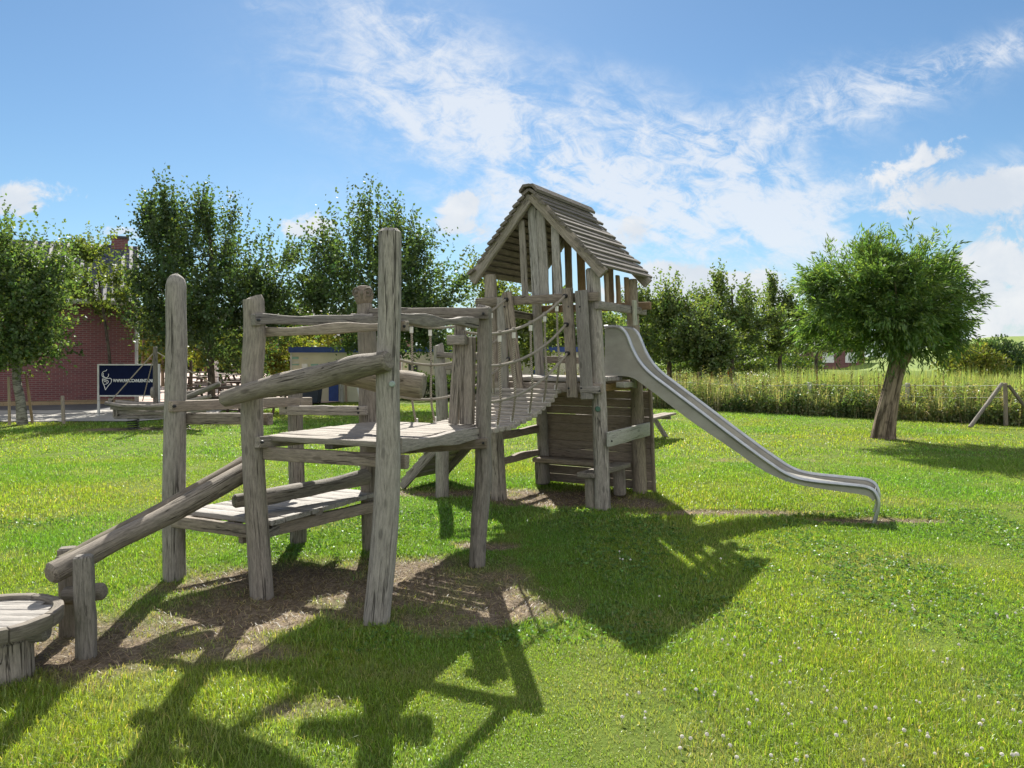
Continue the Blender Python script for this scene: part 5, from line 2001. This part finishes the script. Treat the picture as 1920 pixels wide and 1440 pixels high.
def car(loc, label, rz):
    t = empty('parked_car', loc, label, 'car', 'cars parked by the far road')
    b = MB()
    prof = [(-2.1, .35), (-2.1, .75), (-1.9, .9), (-1.0, .98), (-.45, 1.38), (.75, 1.42), (1.5, 1.0), (2.05, .85), (2.1, .4)]
    b.poly([loc + V((x_, -.8, z_)) for x_, z_ in prof], V((0, 1.6, 0)))
    b.build('body', 'darkgrey', t)
    b = MB()
    b.poly([loc + V((x_, -.815, z_)) for x_, z_ in ((-.85, 1.0), (-.42, 1.32), (.7, 1.35), (1.25, 1.02))], V((0, 1.63, 0)))
    b.build('window', 'glass', t)
    for x_ in (-1.3, 1.3):
        for y_ in (-.82, .62):
            b = MB()
            b.log([loc + V((x_, y_, .32)), loc + V((x_, y_ + .2, .32))], [.32, .32], 14, 3, 0)
            b.build('wheel', 'tyre', t)
    t.rotation_euler = (0, 0, rz)
    return t


cr = car(V((X(1425, 104), 104, 0)), 'dark parked car at the end of the far pale road', .1)
copy_thing(cr, V((X(1475, 108), 108, 0)), 'dark parked car right of the far pale road end', -.15)
# far belt of trees on the horizon
NF = 26000
xf = -75 + 150 * g.random(NF)
yf = 125 + 8 * g.random(NF)
tf = np.clip(3.4 + 1.6 * fbm(xf * .12, yf * .1, 5, 3) + 1.2 * fbm(xf * .5, yf * .3, 6, 2), 1.5, 8) * np.clip((58 - xf) / 10, .25, 1)
zf = tf * g.random(NF) ** .8
v = leaf_arrays(np.stack([xf, yf, zf], 1), nrm(g.normal(size=(NF, 3)) + np.array([0, -.2, .3])), .7 * (.6 + .7 * g.random(NF)), .5 * (.7 + .5 * g.random(NF)), g)
tag(quads_mesh('far_treeline', v, quad_idx(NF), np.repeat(vary((.075, .105, .045), NF, g, .25, (.13, .15, .05), .15), 4, 0), M['weed']), 'low dark belt of distant trees along the horizon', 'treeline', kind='stuff')
# shrubs before the dike
bush('bush', 'yellow green bush at right beyond the reeds', (X(1825, 42), 42, .9), (1.7, 1.3, 1.25), 3500, .2, (.13, .15, .035), (.22, .2, .06), .2, 81)
bush('bush', 'blue green bush beyond the reeds below the dike', (X(1868, 47), 47, 1.1), (1.9, 1.5, 1.5), 3500, .2, (.05, .085, .04), (.1, .13, .05), .15, 82)
bush('bush', 'low light green bush at the far right edge', (X(1925, 50), 50, .7), (2.6, 1.5, .9), 3000, .22, (.11, .14, .035), (.2, .2, .06), .2, 83)
bush('hedge', 'thin dark hedge line at the foot of the dike', (X(1960, 80), 80, 1.0), (7, .8, .9), 3000, .3, (.04, .06, .02), (.08, .1, .03), .1, 84, 'hedge')
# dike
me = bpy.data.meshes.new('dike')
xs_ = [40, 48, 54, 60, 75, 100, 160]
hs_ = [0, 1.6, 3.2, 4.0, 4.3, 4.4, 4.4]
vv_, ff_ = [], []
for x_, h_ in zip(xs_, hs_):
    vv_ += [(x_, 84, -.05), (x_, 93, h_), (x_, 97, h_), (x_, 112, -.05)]
for i in range(len(xs_) - 1):
    for j in range(3):
        a0 = i * 4 + j
        ff_.append((a0, a0 + 4, a0 + 5, a0 + 1))
me.from_pydata(vv_, [], ff_)
dm, n, bsdf = material('dike_turf')
tcx = n.new('ShaderNodeTexCoord').outputs['Object']
f = n.noise(tcx, (.5, .5, 2), 6, .65)
f2 = n.noise(tcx, (4, 4, 4), 4, .65)
n.l.new(n.mix(n.sstep(n.m('ADD', n.m('MULTIPLY', f, .6), n.m('MULTIPLY', f2, .4)), .3, .7), (.10, .16, .02, 1), (.19, .25, .035, 1)), bsdf.inputs['Base Color'])
bsdf.inputs['Roughness'].default_value = .95
me.materials.append(dm)
me.shade_smooth()
o = bpy.data.objects.new('dike', me)
COL.objects.link(o)
o['kind'] = 'structure'
